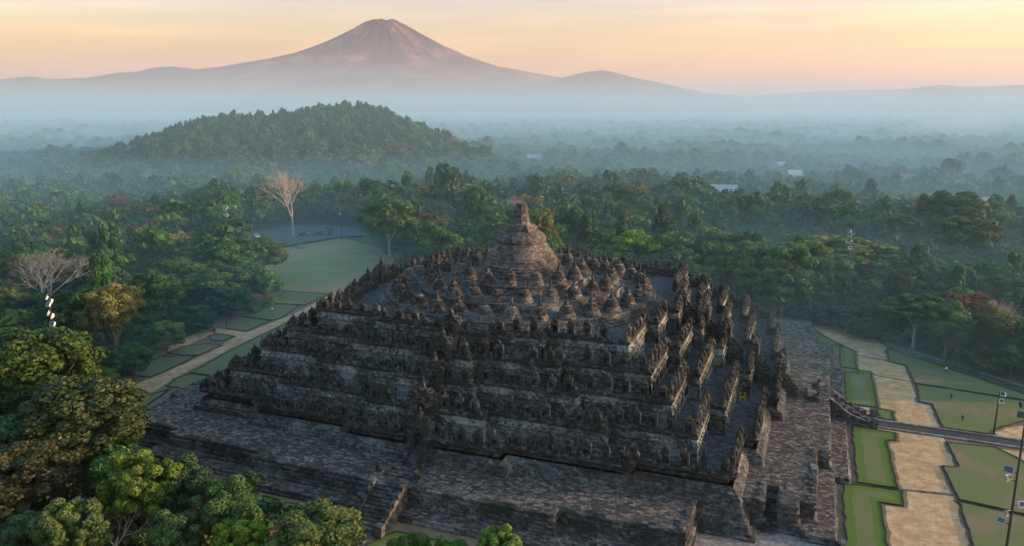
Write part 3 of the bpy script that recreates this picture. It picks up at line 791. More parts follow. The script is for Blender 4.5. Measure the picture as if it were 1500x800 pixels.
TREES = [
(-57.7, -59.3, 21, 11.4, 'olive', 'huge olive green tree with a broad rounded crown at the far left edge below the bare tree'),
(-41.5, -65.4, 17, 10.1, 'olive', 'wide dusty olive tree between the huge left tree and the temple corner'),
(-37.1, -78.4, 14, 7.3, 'brown', 'brownish half leafless tree low at the left edge'),
(-38.8, -64.6, 12, 4.8, 'dark', 'dark green tree tucked beside the temple base corner'),
(-75.6, -29.5, 20, 7.0, 'gold', 'tall tree with golden green crown beside the left light mast'),
(-80.6, -32.8, 18, 6.7, 'dark', 'dark green tree standing just right of the left light mast'),
(-88.6, -8.1, 17, 7.6, 'dark', 'dark green tree behind the golden green crown near the left path'),
(-106.7, 18.7, 13, 7.9, 'green', 'mid green tree with lumpy crown above the left garden beds'),
(-95.1, 17.5, 11, 7.6, 'green', 'bright green tree facing the small garden beds left of the temple'),
(-94.7, 27.2, 11, 6.8, 'dark', 'dark tree behind the white sign boards'),
(-104.1, 48.3, 14, 8.0, 'green', 'green tree at the corner of the large open lawn'),
(-88.4, 30.3, 9, 4.7, 'green', 'small tree beside the clipped hedge'),
(-86.7, 13.8, 8, 6.4, 'dark', 'low dark tree next to the white sign boards'),
(-84.3, 0.5, 6.5, 5.0, 'green', 'round bushy tree touching the gravel path bend'),
(-78.7, -14.3, 7, 4.8, 'lime', 'light green bushy tree over the gravel path'),
(-72.5, -29.2, 7, 4.4, 'green', 'round green bush tree beside the black boulder'),
(-68.2, -39.1, 5.5, 3.2, 'green', 'smallest round bush tree near the start of the left path'),
(-85.7, -14.8, 9, 4.9, 'dark', 'dark tree with pale forked trunk above the left path'),
(-23.0, -73.6, 13, 5.5, 'lime', 'vivid green tree with tufted shoots in front of the temple left corner'),
(-11.1, -72.4, 11, 4.5, 'green', 'compact green tree beside the grass strip before the temple'),
(-19.5, -70.2, 11, 4.1, 'dark', 'dark leafy tree between the tufted tree and the compact green tree'),
(-22.8, -83.4, 12, 4.8, 'lime', 'lime green tree with upright tufts at the bottom left'),
(-14.2, -77.8, 9, 3.8, 'green', 'soft rounded tree low at the bottom behind the dry shrub'),
(-6.5, -76.3, 9, 4.1, 'lime', 'bright lime tree at the bottom below the dirt path gap'),
(2.9, -74.5, 11, 6.2, 'yellow', 'yellow green broad tree at the bottom before the front stairs'),
(12.8, -72.5, 9, 3.0, 'green', 'small green treetop poking up right of the front stairs'),
(22.3, -70.2, 11, 3.5, 'lime', 'glossy bright treetop at the bottom centre edge'),
(16.7, -71.5, 9, 2.8, 'green', 'low treetop between the stairs and the bright bottom treetop'),
(-27.8, -85.1, 10, 4.0, 'dark', 'dark shaded tree in the bottom left corner'),
(-25.5, -74.7, 10, 2.8, 'dark', 'dark tree behind the dry shrub'),
(-89.7, 99.8, 22, 11.5, 'tall', 'large green tree with white trunk standing at the lawn edge left of the stupas'),
(-70.8, 85.2, 17, 8.4, 'green', 'green tree beside the white trunked lawn tree'),
(50.2, 68.4, 10, 6.6, 'layer', 'flat topped tree with layered branches at the far right corner of the temple'),
(72.0, 48.7, 13, 9.2, 'rosette', 'round tree with big glossy leaves and white forked trunk behind the right lawn'),
(85.1, 38.9, 11, 4.4, 'column', 'narrow upright pale green tree against the dark wood at the right'),
(77.5, 42.4, 13, 5.7, 'green', 'green tree just behind the glossy leaved tree'),
(83.8, 54.7, 13, 7.0, 'rust', 'rusty orange tree behind the upright pale tree'),
(62.6, 54.1, 4, 5.2, 'dark', 'low dark bush tree by the white figure at the path end'),
(56.1, 60.7, 5, 5.4, 'dark', 'dark bush tree beside the layered tree'),
(43.7, 61.5, 14, 8.0, 'dark', 'dense dark tree behind the temple far right corner'),
(58.7, 110.3, 15, 16.5, 'yellow', 'broad yellowish green tree around the far right light mast'),
(47.5, 99.5, 15, 9.4, 'yellow', 'yellowish green tree left of the far right light mast'),
(19.2, 88.2, 15, 7.6, 'green', 'rounded green tree just behind the right end of the stupa terrace'),
(0.5, 87.4, 16, 10.2, 'yellow', 'feathery yellow green tree behind the stupas right of the spire'),
(-25.8, 111.7, 20, 8.0, 'dark', 'dark tree with white trunk right of the spire'),
(-31.2, 92.5, 22, 6.4, 'gold', 'golden green tree directly behind the spire'),
(-12.0, 103.8, 15, 7.7, 'green', 'green tree behind the stupas'),
(-69.0, 130.5, 24, 5.8, 'dark', 'tall thin dark tree left of the spire'),
(-54.7, 72.7, 17, 7.3, 'green', 'green tree left of the spire above the stupas'),
(-32.2, 199.0, 20, 8.4, 'green', 'tall tree rising from the mist side wood right of the spire'),
(68.3, 57.3, 7, 5.3, 'dark', 'dark tree left of the glossy leaved tree'),
(92.1, 54.2, 7, 7.1, 'dark', 'dark tree at the right edge behind the lawn wall'),
(32.0, 105.9, 13, 6.5, 'yellow', 'small yellow green tree at the edge of the low orchard'),
(58.6, 235.4, 17, 7.4, 'green', 'pale green roundish tree beyond the orchard'),
(97.2, 191.2, 22, 11.7, 'green', 'big dark crowned tree beyond the orchard at the right'),
(78.3, 174.7, 15, 8.3, 'rosette', 'tree with bright leaf rosettes beyond the orchard'),
(95.8, 148.9, 18, 10.2, 'green', 'broad green tree right of the big dark crown'),
(-147.4, 122.2, 27.9, 10.8, 'bare', 'tall pale leafless tree by the plaza'),
(-120.3, -10.9, 20, 10.3, 'bare', 'wide spreading leafless tree at the left edge behind the light mast'),
(-150.6, 208.5, 16, 7.9, 'bare', 'pinkish leafless tree behind the lawn wood'),
(-96.6, 172.3, 18, 6.0, 'bare', 'pinkish grey leafless tree left of the thin dark tree'),
(-62.9, 148.6, 18, 5.4, 'bare', 'faint leafless tree just left of the spire'),
(-162.1, 44.9, 16, 4.9, 'bare', 'grey leafless tree in the left wood'),
(-23.7, -77.6, 7, 5.1, 'bare', 'dry twiggy shrub with pale branches at the bottom left'),
(89.7, 51.4, 12, 6.0, 'bare', 'reddish leafless tree above the upright pale tree'),
]

# ------------------------------------------------------------------ foliage meshes
def quads_mesh(name, V, tone, mat):
    n = len(V) // 4
    me = bpy.data.meshes.new(name)
    me.vertices.add(4 * n); me.vertices.foreach_set("co", V.astype(np.float32).ravel())
    me.loops.add(4 * n); me.loops.foreach_set("vertex_index", np.arange(4 * n, dtype=np.int32))
    me.polygons.add(n); me.polygons.foreach_set("loop_start", np.arange(0, 4 * n, 4, dtype=np.int32))
    at = me.attributes.new("tone", 'FLOAT', 'POINT'); at.data.foreach_set("value", np.repeat(tone, 4).astype(np.float32))
    me.materials.append(mat); me.update(calc_edges=True)
    return me

def leaves(r, P, N, size, aspect=1.5):
    """one folded leaf clump quad per point P, facing about N"""
    n = len(P)
    N = N + r.normal(0, .55, (n, 3)); N /= np.linalg.norm(N, axis=1)[:, None] + 1e-9
    A = np.cross(N, r.normal(0, 1, (n, 3))); A /= np.linalg.norm(A, axis=1)[:, None] + 1e-9
    B = np.cross(N, A)
    s = (size * r.uniform(.5, 1.35, n))[:, None]
    V = np.stack([P - A * s * aspect * .5, P - B * s * .5 + N * s * .12, P + A * s * aspect * .5, P + B * s * .5 + N * s * .12], 1)
    return V.reshape(-1, 3)

def crown(name, seed, mat, n=9000, size=.42, lobes=34, shape='round', R0=1.0, H=1.0, lobe_r=.30, base=.35):
    """crown of unit radius and height 1 (z from base to 1), leaf size given for a 6 m crown"""
    r = np.random.default_rng(seed)
    L = []; 
    for i in range(lobes):
        if shape == 'round':
            a = r.uniform(0, 2 * np.pi); u = r.uniform(-.75, 1); rr = np.sqrt(max(0, 1 - u * u)) if u > 0 else 1 - .35 * u * u
            k = r.uniform(.55, 1.0) * .78
            c = (rr * k * np.cos(a), rr * k * np.sin(a), u * k); lr = lobe_r * r.uniform(.6, 1.3)
        elif shape == 'layer':
            a = r.uniform(0, 2 * np.pi); lv = r.integers(0, 4); k = np.sqrt(r.uniform(.02, 1)) * (1.0, .9, .68, .4)[lv]
            c = (k * np.cos(a), k * np.sin(a), -.5 + .42 * lv + r.normal(0, .05)); lr = .23
        elif shape == 'cone':
            u = i / lobes; a = i * 2.4; k = (1 - u) * r.uniform(.4, .8)
            c = (k * np.cos(a), k * np.sin(a), -.95 + 1.9 * u); lr = .34 * (1 - u) + .1
        elif shape == 'column':
            u = i / lobes; a = i * 2.4; k = .5 * r.uniform(.3, 1)
            c = (k * np.cos(a), k * np.sin(a), -.85 + 1.6 * u); lr = .4
        elif shape == 'tall':
            a = r.uniform(0, 2 * np.pi); u = r.uniform(-.9, .95); k = r.uniform(.3, .75) * (1.05 - .35 * abs(u)) * (1 - .4 * max(u, 0))
            c = (k * np.cos(a), k * np.sin(a), u); lr = lobe_r * r.uniform(.6, 1.2)
        L.append((*c, lr))
    L = np.array(L)
    w = L[:, 3] ** 2; idx = r.choice(len(L), n, p=w / w.sum())
    D = r.normal(0, 1, (n, 3)); D[:, 2] = D[:, 2] * .9 + .25; D /= np.linalg.norm(D, axis=1)[:, None]
    rad = L[idx, 3] * (1 - .35 * r.uniform(0, 1, n) ** 2.2)
    flat = .32 if shape == 'layer' else .82
    P = L[idx, :3] + D * rad[:, None] * np.array([1, 1, flat])
    lobt = r.uniform(0, 1, len(L))[idx]
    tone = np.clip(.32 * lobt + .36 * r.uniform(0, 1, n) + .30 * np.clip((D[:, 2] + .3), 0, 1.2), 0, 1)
    # scale to metres: 6 m radius reference
    Pm = P * 6.0
    V = leaves(r, Pm, D, size)
    V /= 6.0
    V[:, 2] = base + (1 - base) * (V[:, 2] + 1) / 2
    return quads_mesh(name, V, tone, mat)

def trunk_mesh(name, seed, mat, base=.35, rad=.04, limbs=6, top=.8, spread=.5, fork=False):
    random.seed(seed); mb = MB()
    mb.tube([(0, 0, -.06), (.004, 0, .02), (.01, .01, base * .6), (.0, -.01, base), (.01, 0, top)], [rad * 1.7, rad * 1.15, rad, rad * .8, rad * .2], 7)
    for k in range(limbs):
        a = 2 * math.pi * (k + random.random() * .6) / limbs; z0 = base * random.uniform(.65, 1.05); s = spread * random.uniform(.7, 1.1)
        z1 = z0 + (top - z0) * random.uniform(.4, 1)
        mb.tube([(0, 0, z0), (s * .4 * math.cos(a), s * .4 * math.sin(a), z0 + (z1 - z0) * .45), (s * math.cos(a + .2), s * math.sin(a + .2), z1)], [rad * .55, rad * .35, rad * .1], 5)
    return mb.mesh(name, mat)

def bare_mesh(name, seed, mat, depth=6, thick=.028, up=.25):
    random.seed(seed); mb = MB()
    def grow(p, d, l, r, k):
        q = p + d * l * .5 + Vector((random.gauss(0, .04), random.gauss(0, .04), 0)) * l; e = q + (d + Vector((0, 0, .12))).normalized() * l * .5
        mb.tube([p, q, e], [r, r * .85, r * .68], 6 if k > 3 else 4 if k > 1 else 3)
        if k == 0: return
        m = 3 if k > 1 else 4
        for i in range(m):
            a = 2 * math.pi * (i + random.random()) / m; u = d.orthogonal().normalized(); w = d.cross(u)
            sp = random.uniform(.35, .75)
            nd = (d + (u * math.cos(a) + w * math.sin(a)) * sp + Vector((0, 0, up * .35))).normalized()
            grow(e, nd, l * random.uniform(.62, .86), r * random.uniform(.5, .68), k - 1)
    grow(Vector((0, 0, -.03)), Vector((0, 0, 1)), .26, thick, depth)
    zm = max(v[2] for v in mb.v); rm = sorted(math.hypot(v[0], v[1]) for v in mb.v)[int(len(mb.v) * .97)]
    mb.v = [(v[0] / rm, v[1] / rm, v[2] / zm) if v[2] > .25 * zm else (v[0] / rm, v[1] / rm, v[2] / zm) for v in mb.v]
    return mb.mesh(name, mat)

def palm_mesh(seed):
    r = np.random.default_rng(seed); Vs = []; T = []
    for k in range(16):
        a = 2 * np.pi * k / 16 + r.normal(0, .1); el = r.uniform(-.2, 1.0)
        prev = None
        for j in range(6):
            t = j / 5; x = t * 3.6 * np.cos(el * .6); z = 3.6 * t * np.sin(el) - 2.2 * t * t
            c = np.array([x * np.cos(a), x * np.sin(a), z]); w = .55 * (1 - t * .8) * np.array([-np.sin(a), np.cos(a), -.25])
            if prev is not None:
                pc, pw = prev
                Vs += [pc, pc + pw, c + w, c]; Vs += [pc, c, c - w * np.array([1, 1, -1]), pc - pw * np.array([1, 1, -1])]; T += [r.uniform(.2, .9)] * 2
            prev = (c, w)
    return np.array(Vs), np.array(T)

KIND = {  # kind: (material, crown shape, base, leaves, size, lobes, lobe radius)
    'dark': ('dark_leaf', 'round', .3, 9000, .62, 40, .27), 'green': ('green_leaf', 'round', .3, 9000, .62, 36, .29),
    'lime': ('lime_leaf', 'round', .25, 8000, .6, 60, .19), 'olive': ('olive_leaf', 'round', .28, 17000, .42, 90, .19),
    'gold': ('gold_leaf', 'round', .35, 9000, .6, 45, .25), 'yellow': ('lime_leaf', 'round', .3, 9000, .6, 50, .24),
    'brown': ('brown_leaf', 'round', .3, 6000, .5, 60, .22), 'tall': ('green_leaf', 'round', .28, 11000, .55, 70, .24),
    'layer': ('green_leaf', 'layer', .45, 5000, .6, 40, .2), 'rosette': ('green_leaf', 'round', .36, 3600, 1.0, 70, .16),
    'column': ('olive_leaf', 'column', .2, 6000, .6, 26, .3), 'rust': ('rust_leaf', 'round', .35, 5000, .55, 50, .2),
    'pine': ('pine_leaf', 'cone', .15, 1500, 1.0, 30, .3), 'upright': ('dark_leaf', 'tall', .25, 2600, 1.0, 34, .26),
}
for _k, _m in (('green', 'green_leaf'), ('lime', 'lime_leaf'), ('dark', 'dark_leaf')):
    KIND[_k + 'bush'] = (_m, 'round', .04, 9000, .5, 50, .24)
CR, TRK = {}, {}
def get_crown(kind, var, near=False):
    if near:
        if (kind, var, 'near') not in CR:
            mat, shp, base, n, size, lob, lr = KIND[kind]
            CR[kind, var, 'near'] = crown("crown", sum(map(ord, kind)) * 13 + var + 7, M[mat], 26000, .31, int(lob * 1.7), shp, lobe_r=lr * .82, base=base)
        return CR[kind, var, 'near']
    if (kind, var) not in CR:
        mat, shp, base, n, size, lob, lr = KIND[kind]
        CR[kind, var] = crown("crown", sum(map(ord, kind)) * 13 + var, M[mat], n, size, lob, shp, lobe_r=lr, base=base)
    return CR[kind, var]
def get_trunk(kind, var):
    pale = kind in ('tall', 'rosette', 'layer', 'yellow')
    key = (pale, var % 2, KIND[kind][2])
    if key not in TRK: TRK[key] = trunk_mesh("trunk", 50 + var + int(pale) * 7, M['palebark' if pale else 'bark'], base=KIND[kind][2])
    return TRK[key]
bare_me = [bare_mesh("branches", 11 + k, M['deadwood'], 6, .015 + .002 * k) for k in range(2)]
bare_wide = max(bare_me, key=lambda m: np.mean([math.hypot(v.co.x, v.co.y) for v in m.vertices]))
shrub_me = bare_mesh("branches", 31, M['deadwood'], 5, .014)

random.seed(5)
tree_pos = []
def put_tree(x, y, h, r, kind, label, group=None, z=None, near=False):
    z = float(ground_z(x, y)) if z is None else z
    t = empty({'bare': 'bare_tree', 'pine': 'pine_tree'}.get(kind, 'tree'), (x, y, z), random.uniform(0, 6.28))
    tag(t, label, "tree", group)
    if kind == 'bare':
        o = bpy.data.objects.new("trunk", shrub_me if 'shrub' in label else bare_wide); o.scale = (r * 1.3, r * 1.3, h); link(o, t)
        return t
    v = random.randrange(3 if kind in ('dark', 'green') else 2)
    o = bpy.data.objects.new("trunk", get_trunk(kind, v)); o.scale = (min(r, h * .6), min(r, h * .6), h); link(o, t)
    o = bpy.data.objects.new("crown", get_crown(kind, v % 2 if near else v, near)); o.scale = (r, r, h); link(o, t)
    return t
for x, y, h, r, kind, label in TREES:
    grp = "single trees around the temple park"
    if h <= 9.5 and kind in ('green', 'lime', 'dark') and (y > -50): kind += 'bush'; h += .8; r *= 1.12
    t = put_tree(x, y, h, r, kind, label, grp, near=math.hypot(x - CAMX, y - CAMY) < 195)
    if 'shrub' in label: t.name = "dry_shrub"; t["category"] = "shrub"
    tree_pos.append((x, y, r))

# ------------------------------------------------------------------ houses beyond the wood
HOUSES = [  # x, y, ground, length, depth, wall height, roof rise, heading, roof material, label
    (-640, 468, None, 46, 14, 6, 3.5, 0.5, 'roofwhite', "long white roofed hall far off in the forest at the left"),
    (-1.4, 335, None, 14, 11, 4.6, 7.0, 0.2, 'roofgrey', "pale grey house with a steep pointed roof beyond the orchard"),
    (22.0, 318, None, 15, 9, 4.2, 2.2, 0.1, 'roofwhite', "low white roofed house beside the steep grey roof"),
    (112, 545, None, 14, 10, 5, 4, 0.3, 'roofred', "small house with a red roof among the misty trees"),
    (-61, 515, None, 20, 8, 5, 2.5, 0.0, 'roofwhite', "long pale roofed house behind the tall tree right of the spire"),
    (31, 552, None, 10, 8, 6.5, 3.5, 0.4, 'roofwhite', "little white house gable in the misty trees"),
    (14, 676, None, 11, 8, 6, 3, 0.9, 'roofwhite', "bright white cottage standing farther back in the mist"),
    (122, 410, None, 11, 8, 5, 2.5, 0.1, 'roofwhite', "pale roofed house behind the trees at the right"),
    (150, 418, None, 10, 8, 5, 2.6, 0.3, 'roofgrey', "grey roofed house at the right end of the misty wood"),
    (-82, 1180, None, 26, 14, 6, 3.5, 0.2, 'roofwhite', "distant pale shed faint in the haze"),
    (140, 1500, None, 40, 14, 6, 3, -0.1, 'roofwhite', "far white roofed warehouse beside the rising smoke"),
    (-230, 640, None, 14, 9, 4, 2.5, 0.6, 'roofwhite', "white roofed house below the right slope of the wooded hill"),
]
def house(x, y, g, L, D, wh, rr, rz, roof, label):
    z = float(ground_z(x, y))
    t = empty("house", (x, y, z), rz); tag(t, label, "house", "houses scattered in the distant forest")
    mb = MB(); hl, hd = L / 2, D / 2
    mb.add([(-hl, -hd, -1), (hl, -hd, -1), (hl, hd, -1), (-hl, hd, -1), (-hl, -hd, wh), (hl, -hd, wh), (hl, hd, wh), (-hl, hd, wh), (-hl, 0, wh + rr - .1), (hl, 0, wh + rr - .1)],
           [(0, 1, 5, 4), (2, 3, 7, 6), (1, 2, 6, 9, 5), (3, 0, 4, 8, 7)])
    mb.build("wall", M['wallhouse'], t)
    mb = MB(); e = .8
    for s in (-1, 1):
        sl = rr / hd
        vs = [(-hl - e, s * (hd + e), wh - e * sl), (hl + e, s * (hd + e), wh - e * sl), (hl + e, 0, wh + rr), (-hl - e, 0, wh + rr)]
        mb.add(vs + [(a, b, c + .2) for a, b, c in vs], [(0, 1, 2, 3), (4, 5, 6, 7), (0, 1, 5, 4), (1, 2, 6, 5), (2, 3, 7, 6), (3, 0, 4, 7)])
    mb.build("roof", M[roof], t)
    for k in range(max(2, int(L / 5))):
        mb = MB(); X = -hl + (k + .5) * L / max(2, int(L / 5)); mb.box((X, -hd - .03, wh * .5), (.6, .05, .7)); mb.build("window", M['glass'], t)
    mb = MB(); mb.box((hl * .12, -hd - .04, 1.05), (.5, .05, 1.05)); mb.build("door", M['bark'], t)
for hh in HOUSES: house(*hh)

# ------------------------------------------------------------------ forest
PARK = [(-40, -60), (-62, -52), (-71, -36), (-80, -20), (-86, 0), (-90, 20), (-100, 40), (-120, 62), (-146, 88), (-180, 108), (-168, 154), (-142, 158), (-118, 140), (-96, 108), (-75, 80), (-60, 66), (-50, 60), (48, 62), (58, 62), (66, 54), (69, 50), (90, 30), (120, 4), (120, -140), (22, -140), (22, -60)]
def blocked(x, y):
    if inside(PARK, x, y): return True
    for hh in HOUSES:
        dx, dy = x - hh[0], y - hh[1]; D = math.hypot(hh[0] - CAMX, hh[1] - CAMY); ux, uy = (CAMX - hh[0]) / D, (CAMY - hh[1]) / D
        al = dx * ux + dy * uy; pe = abs(-dx * uy + dy * ux)
        if -hh[4] * .8 < al < min(90, D * .18) and pe < hh[3] * .5 + 3: return True
    return False
def in_view(x, y, margin=6.0):
    b = math.degrees(math.atan2(x - CAMX, y - CAMY))
    return -56.5 - margin < b < 13.5 + margin
random.seed(11)
cand = []
step = 8.6
for i in range(-75, 60):
    for j in range(-16, 75):
        x = (i + random.uniform(-.42, .42)) * step; y = (j + random.uniform(-.42, .42)) * step
        if not in_view(x, y) or blocked(x, y): continue
        D = math.hypot(x - CAMX, y - CAMY)
        if D < 88 or D > 620: continue
        if x > -30 and y < 60 and D < 120: continue
        if any((x - a) ** 2 + (y - b) ** 2 < (3.2 + .42 * r) ** 2 for a, b, r in tree_pos): continue
        cand.append((D, x, y))
cand.sort()
NEAR = 235
def orchard(x, y): return 20 < x < 190 and 95 < y < 190
ZL = {'l': "in the wood left of the open lawn", 'b': "in the wood behind the temple", 'r': "in the dark wood right of the temple", 'f': "in the shaded corner before the temple"}
ADJ = {'dark': "dense dark green broadleaf tree", 'green': "mid green broadleaf tree", 'gold': "golden tinged broadleaf tree", 'olive': "olive green spreading tree", 'upright': "slim upright dark tree", 'lime': "light green tufted tree", 'brown': "thin brownish tree", 'tall': "lofty green tree with a pale trunk"}
LAND = [(-147, 122, "pale leafless plaza tree"), (-120, -11, "wide leafless tree"), (-90, 100, "white trunked lawn tree"), (-139, 75, "left wood light mast"), (-70, -46, "left edge light mast"),
        (-92, 34, "open lawn's corner tree"), (-31, 92, "golden tree behind the spire"), (-69, 130, "tall thin dark tree"), (0, 87, "feathery tree behind the stupas"), (19, 88, "rounded tree behind the stupa terrace"),
        (59, 100, "yellow green mast tree"), (73, 45, "glossy leaved tree"), (85, 38, "upright pale tree"), (51, 62, "flat topped layered tree"), (-41, -65, "wide dusty olive tree"), (-23, -80, "dry twiggy shrub"),
        (-71, 85, "lawn edge green tree"), (-32, 199, "tall tree beyond the spire"), (97, 191, "big dark crowned tree"), (-1, 335, "steep grey roofed house"), (-162, 45, "grey leafless tree"), (-88, -8, "dark tree of the garden beds"), (-26, 112, "dark tree beside the spire")]
def relation(x, y):
    D = math.hypot(x - CAMX, y - CAMY); best = min(LAND, key=lambda l: math.hypot(l[0] - x, l[1] - y))
    lx, ly, nm = best; Dl = math.hypot(lx - CAMX, ly - CAMY)
    db = (math.atan2(x - CAMX, y - CAMY) - math.atan2(lx - CAMX, ly - CAMY)) * D; dd = D - Dl
    dist = math.hypot(x - lx, y - ly)
    far = "just " if dist < 14 else "" if dist < 34 else "well " if dist < 60 else "far "
    if abs(dd) > abs(db): rel = "behind" if dd > 0 else "in front of"
    else: rel = "right of" if db > 0 else "left of"
    return far + rel + " the " + nm
ADJ2 = {'dark': 'dark green tree', 'green': 'green tree', 'gold': 'golden tinged tree', 'olive': 'olive tree', 'upright': 'slim dark tree', 'lime': 'light green tree', 'brown': 'thin brownish tree', 'tall': 'pale trunked green tree'}
for D, x, y in cand[:NEAR]:
    kind = random.choices(['dark', 'green', 'gold', 'upright', 'olive', 'brown', 'lime', 'tall'], [34, 34, 4, 9, 4, 2, 5, 8])[0]
    zone = 'f' if (y < -45 and x < 0) else 'l' if x < -95 else 'r' if x > 45 else 'b'
    h = random.uniform(9, 16) if zone != 'f' else random.uniform(8, 13)
    if zone == 'r': h *= .75
    q = random.uniform(.33, .5); r = h * q
    if kind == 'upright': r *= .6; h *= 1.25
    size = "low" if h < 9.5 else "tall" if h > 13.5 else "medium"
    wid = " wide" if q > .44 else " narrow" if q < .38 else ""
    put_tree(x, y, h, r, kind, size + wid + " " + ADJ2[kind] + " " + relation(x, y), "broadleaf trees " + ZL[zone])

# palms standing above the mid-distance wood
pv, pt = palm_mesh(4)
palm_crown = quads_mesh("crown", pv, pt, M['green_leaf'])
pm = MB(); pm.tube([(0, 0, -1), (.2, 0, 4), (.1, .1, 9), (0, 0, 12)], [.28, .2, .16, .14], 6); palm_trunk = pm.mesh("trunk", M['palebark'])
random.seed(21)
for k in range(22):
    for _ in range(30):
        b = R(random.uniform(-52, 11)); D = random.uniform(260, 430); x = CAMX + D * math.sin(b); y = CAMY + D * math.cos(b)
        if not blocked(x, y): break
    t = empty("palm_tree", (x, y, float(ground_z(x, y))), random.uniform(0, 6)); tag(t, "thin coconut palm " + relation(x, y) + random.choice(["", ", slightly taller", ", slightly shorter"]), "palm tree", "coconut palms in the middle distance wood")
    f = random.uniform(.9, 1.25); t.scale = (f, f, f)
    link(bpy.data.objects.new("trunk", palm_trunk), t)
    c = bpy.data.objects.new("crown", palm_crown); c.location = (0, 0, 12); link(c, t)

# everything farther: one countless forest, real crowns set on points
far_src = []
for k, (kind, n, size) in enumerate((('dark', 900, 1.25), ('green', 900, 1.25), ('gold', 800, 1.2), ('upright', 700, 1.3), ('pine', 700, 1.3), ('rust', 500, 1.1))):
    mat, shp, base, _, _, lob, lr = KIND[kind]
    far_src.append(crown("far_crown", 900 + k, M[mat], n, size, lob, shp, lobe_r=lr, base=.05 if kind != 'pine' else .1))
fp = []
def patch(x, y):
    """0 tall dark wood .. 1 low pale growth"""
    s = math.sin(x / 47. + 1.3 * math.sin(y / 71.)) + math.sin(y / 39. - 1.1 * math.sin(x / 63.)) + .6 * math.sin((x + y) / 23.)
    return min(1, max(0, .5 + s * .24))
def bushy(x, y): return not (inside(PARK, x, y))
def addp(x, y, h, r, kind): fp.append((x, y, float(ground_z(x, y)) - .3, r, h, kind))
rr_ = random.Random(77)
for D, x, y in cand[NEAR:]:
    if orchard(x, y): continue
    pt_ = patch(x, y); kd = rr_.choices([0, 1, 2, 3, 5], [40 * (1.6 - pt_), 20 + 40 * pt_, 4 + 16 * pt_, 12, 3])[0]; h = rr_.uniform(8, 17) * (1.12 - .35 * pt_) * (1.25 if rr_.random() < .08 else 1); r = h * rr_.uniform(.34, .6)
    if kd == 3: r *= .6; h *= 1.2
    addp(x, y, h, r, kd)
for i in range(-52, 62):                    # undergrowth closing the gaps between the nearer trunks
    for j in range(-16, 62):
        x = (i + rr_.uniform(-.5, .5)) * 5.2; y = (j + rr_.uniform(-.5, .5)) * 5.2
        D = math.hypot(x - CAMX, y - CAMY)
        if not in_view(x, y) or not bushy(x, y) or D < 92 or D > 330: continue
        if any((x - a[0]) ** 2 + (y - a[1]) ** 2 < 9 for a in ((-57.7, -59.3),)): continue
        addp(x, y, rr_.uniform(2.6, 5.5), rr_.uniform(2.4, 3.6), rr_.choices([0, 1, 2], [60, 34, 6])[0])
for i in range(40):                         # low even orchard of small trees
    for j in range(24):
        x = 14 + (i + rr_.uniform(-.3, .3)) * 4.6; y = 92 + (j + rr_.uniform(-.3, .3)) * 4.4
        if blocked(x, y) or any((x - a) ** 2 + (y - b) ** 2 < (r + 1) ** 2 for a, b, r in tree_pos): continue
        addp(x, y, rr_.uniform(5.5, 7), rr_.uniform(2.7, 3.4), rr_.choices([0, 1, 5], [60, 36, 3])[0])
def hillness(x, y):
    u = (x - HC[0]) * hdir[0] + (y - HC[1]) * hdir[1]; v = (x - HC[0]) * hdep[0] + (y - HC[1]) * hdep[1]
    return math.exp(-((abs(u + 6) / (134 if u > 0 else 168)) ** 3.6 + (abs(v) / 130) ** 2.2) * 1.1)
D = 620.0
bands = [(620, 1300, 9.5), (1300, 2400, 15), (2400, 5200, 34)]
for d0, d1, st in bands:
    nb = 0
    d = d0
    while d < d1:
        arc = R(66 + 14); m = int(d * arc / st)
        for k in range(m):
            b = R(-62.5) + arc * (k + rr_.uniform(-.45, .45)) / m; dd = d + rr_.uniform(-.45, .45) * st
            x = CAMX + dd * math.sin(b); y = CAMY + dd * math.cos(b)
            if patch(x * .55 + 40, y * .55) > .86 and hillness(x, y) < .1: continue
            if d < 1300 and blocked(x, y): continue
            hn = hillness(x, y)
            if hn > .55:
                addp(x, y, rr_.uniform(10, 19), rr_.uniform(3.6, 5.6), rr_.choice([4, 0, 0, 1]))
                addp(x + rr_.uniform(-5, 5), y + rr_.uniform(-5, 5), rr_.uniform(8, 16), rr_.uniform(3.5, 6), rr_.choice([0, 1, 1, 4]))
            else:
                pt_ = patch(x, y); kd = rr_.choices([0, 1, 2, 3, 5], [40 * (1.6 - pt_), 20 + 40 * pt_, 4 + 12 * pt_, 10, 2])[0]; h = rr_.uniform(7, 17) * (1.15 - .45 * pt_) * (1.3 if rr_.random() < .08 else 1); r = h * rr_.uniform(.4, .6) * max(1, st / 13)
                addp(x, y, h, r, kd)
        d += st * .92
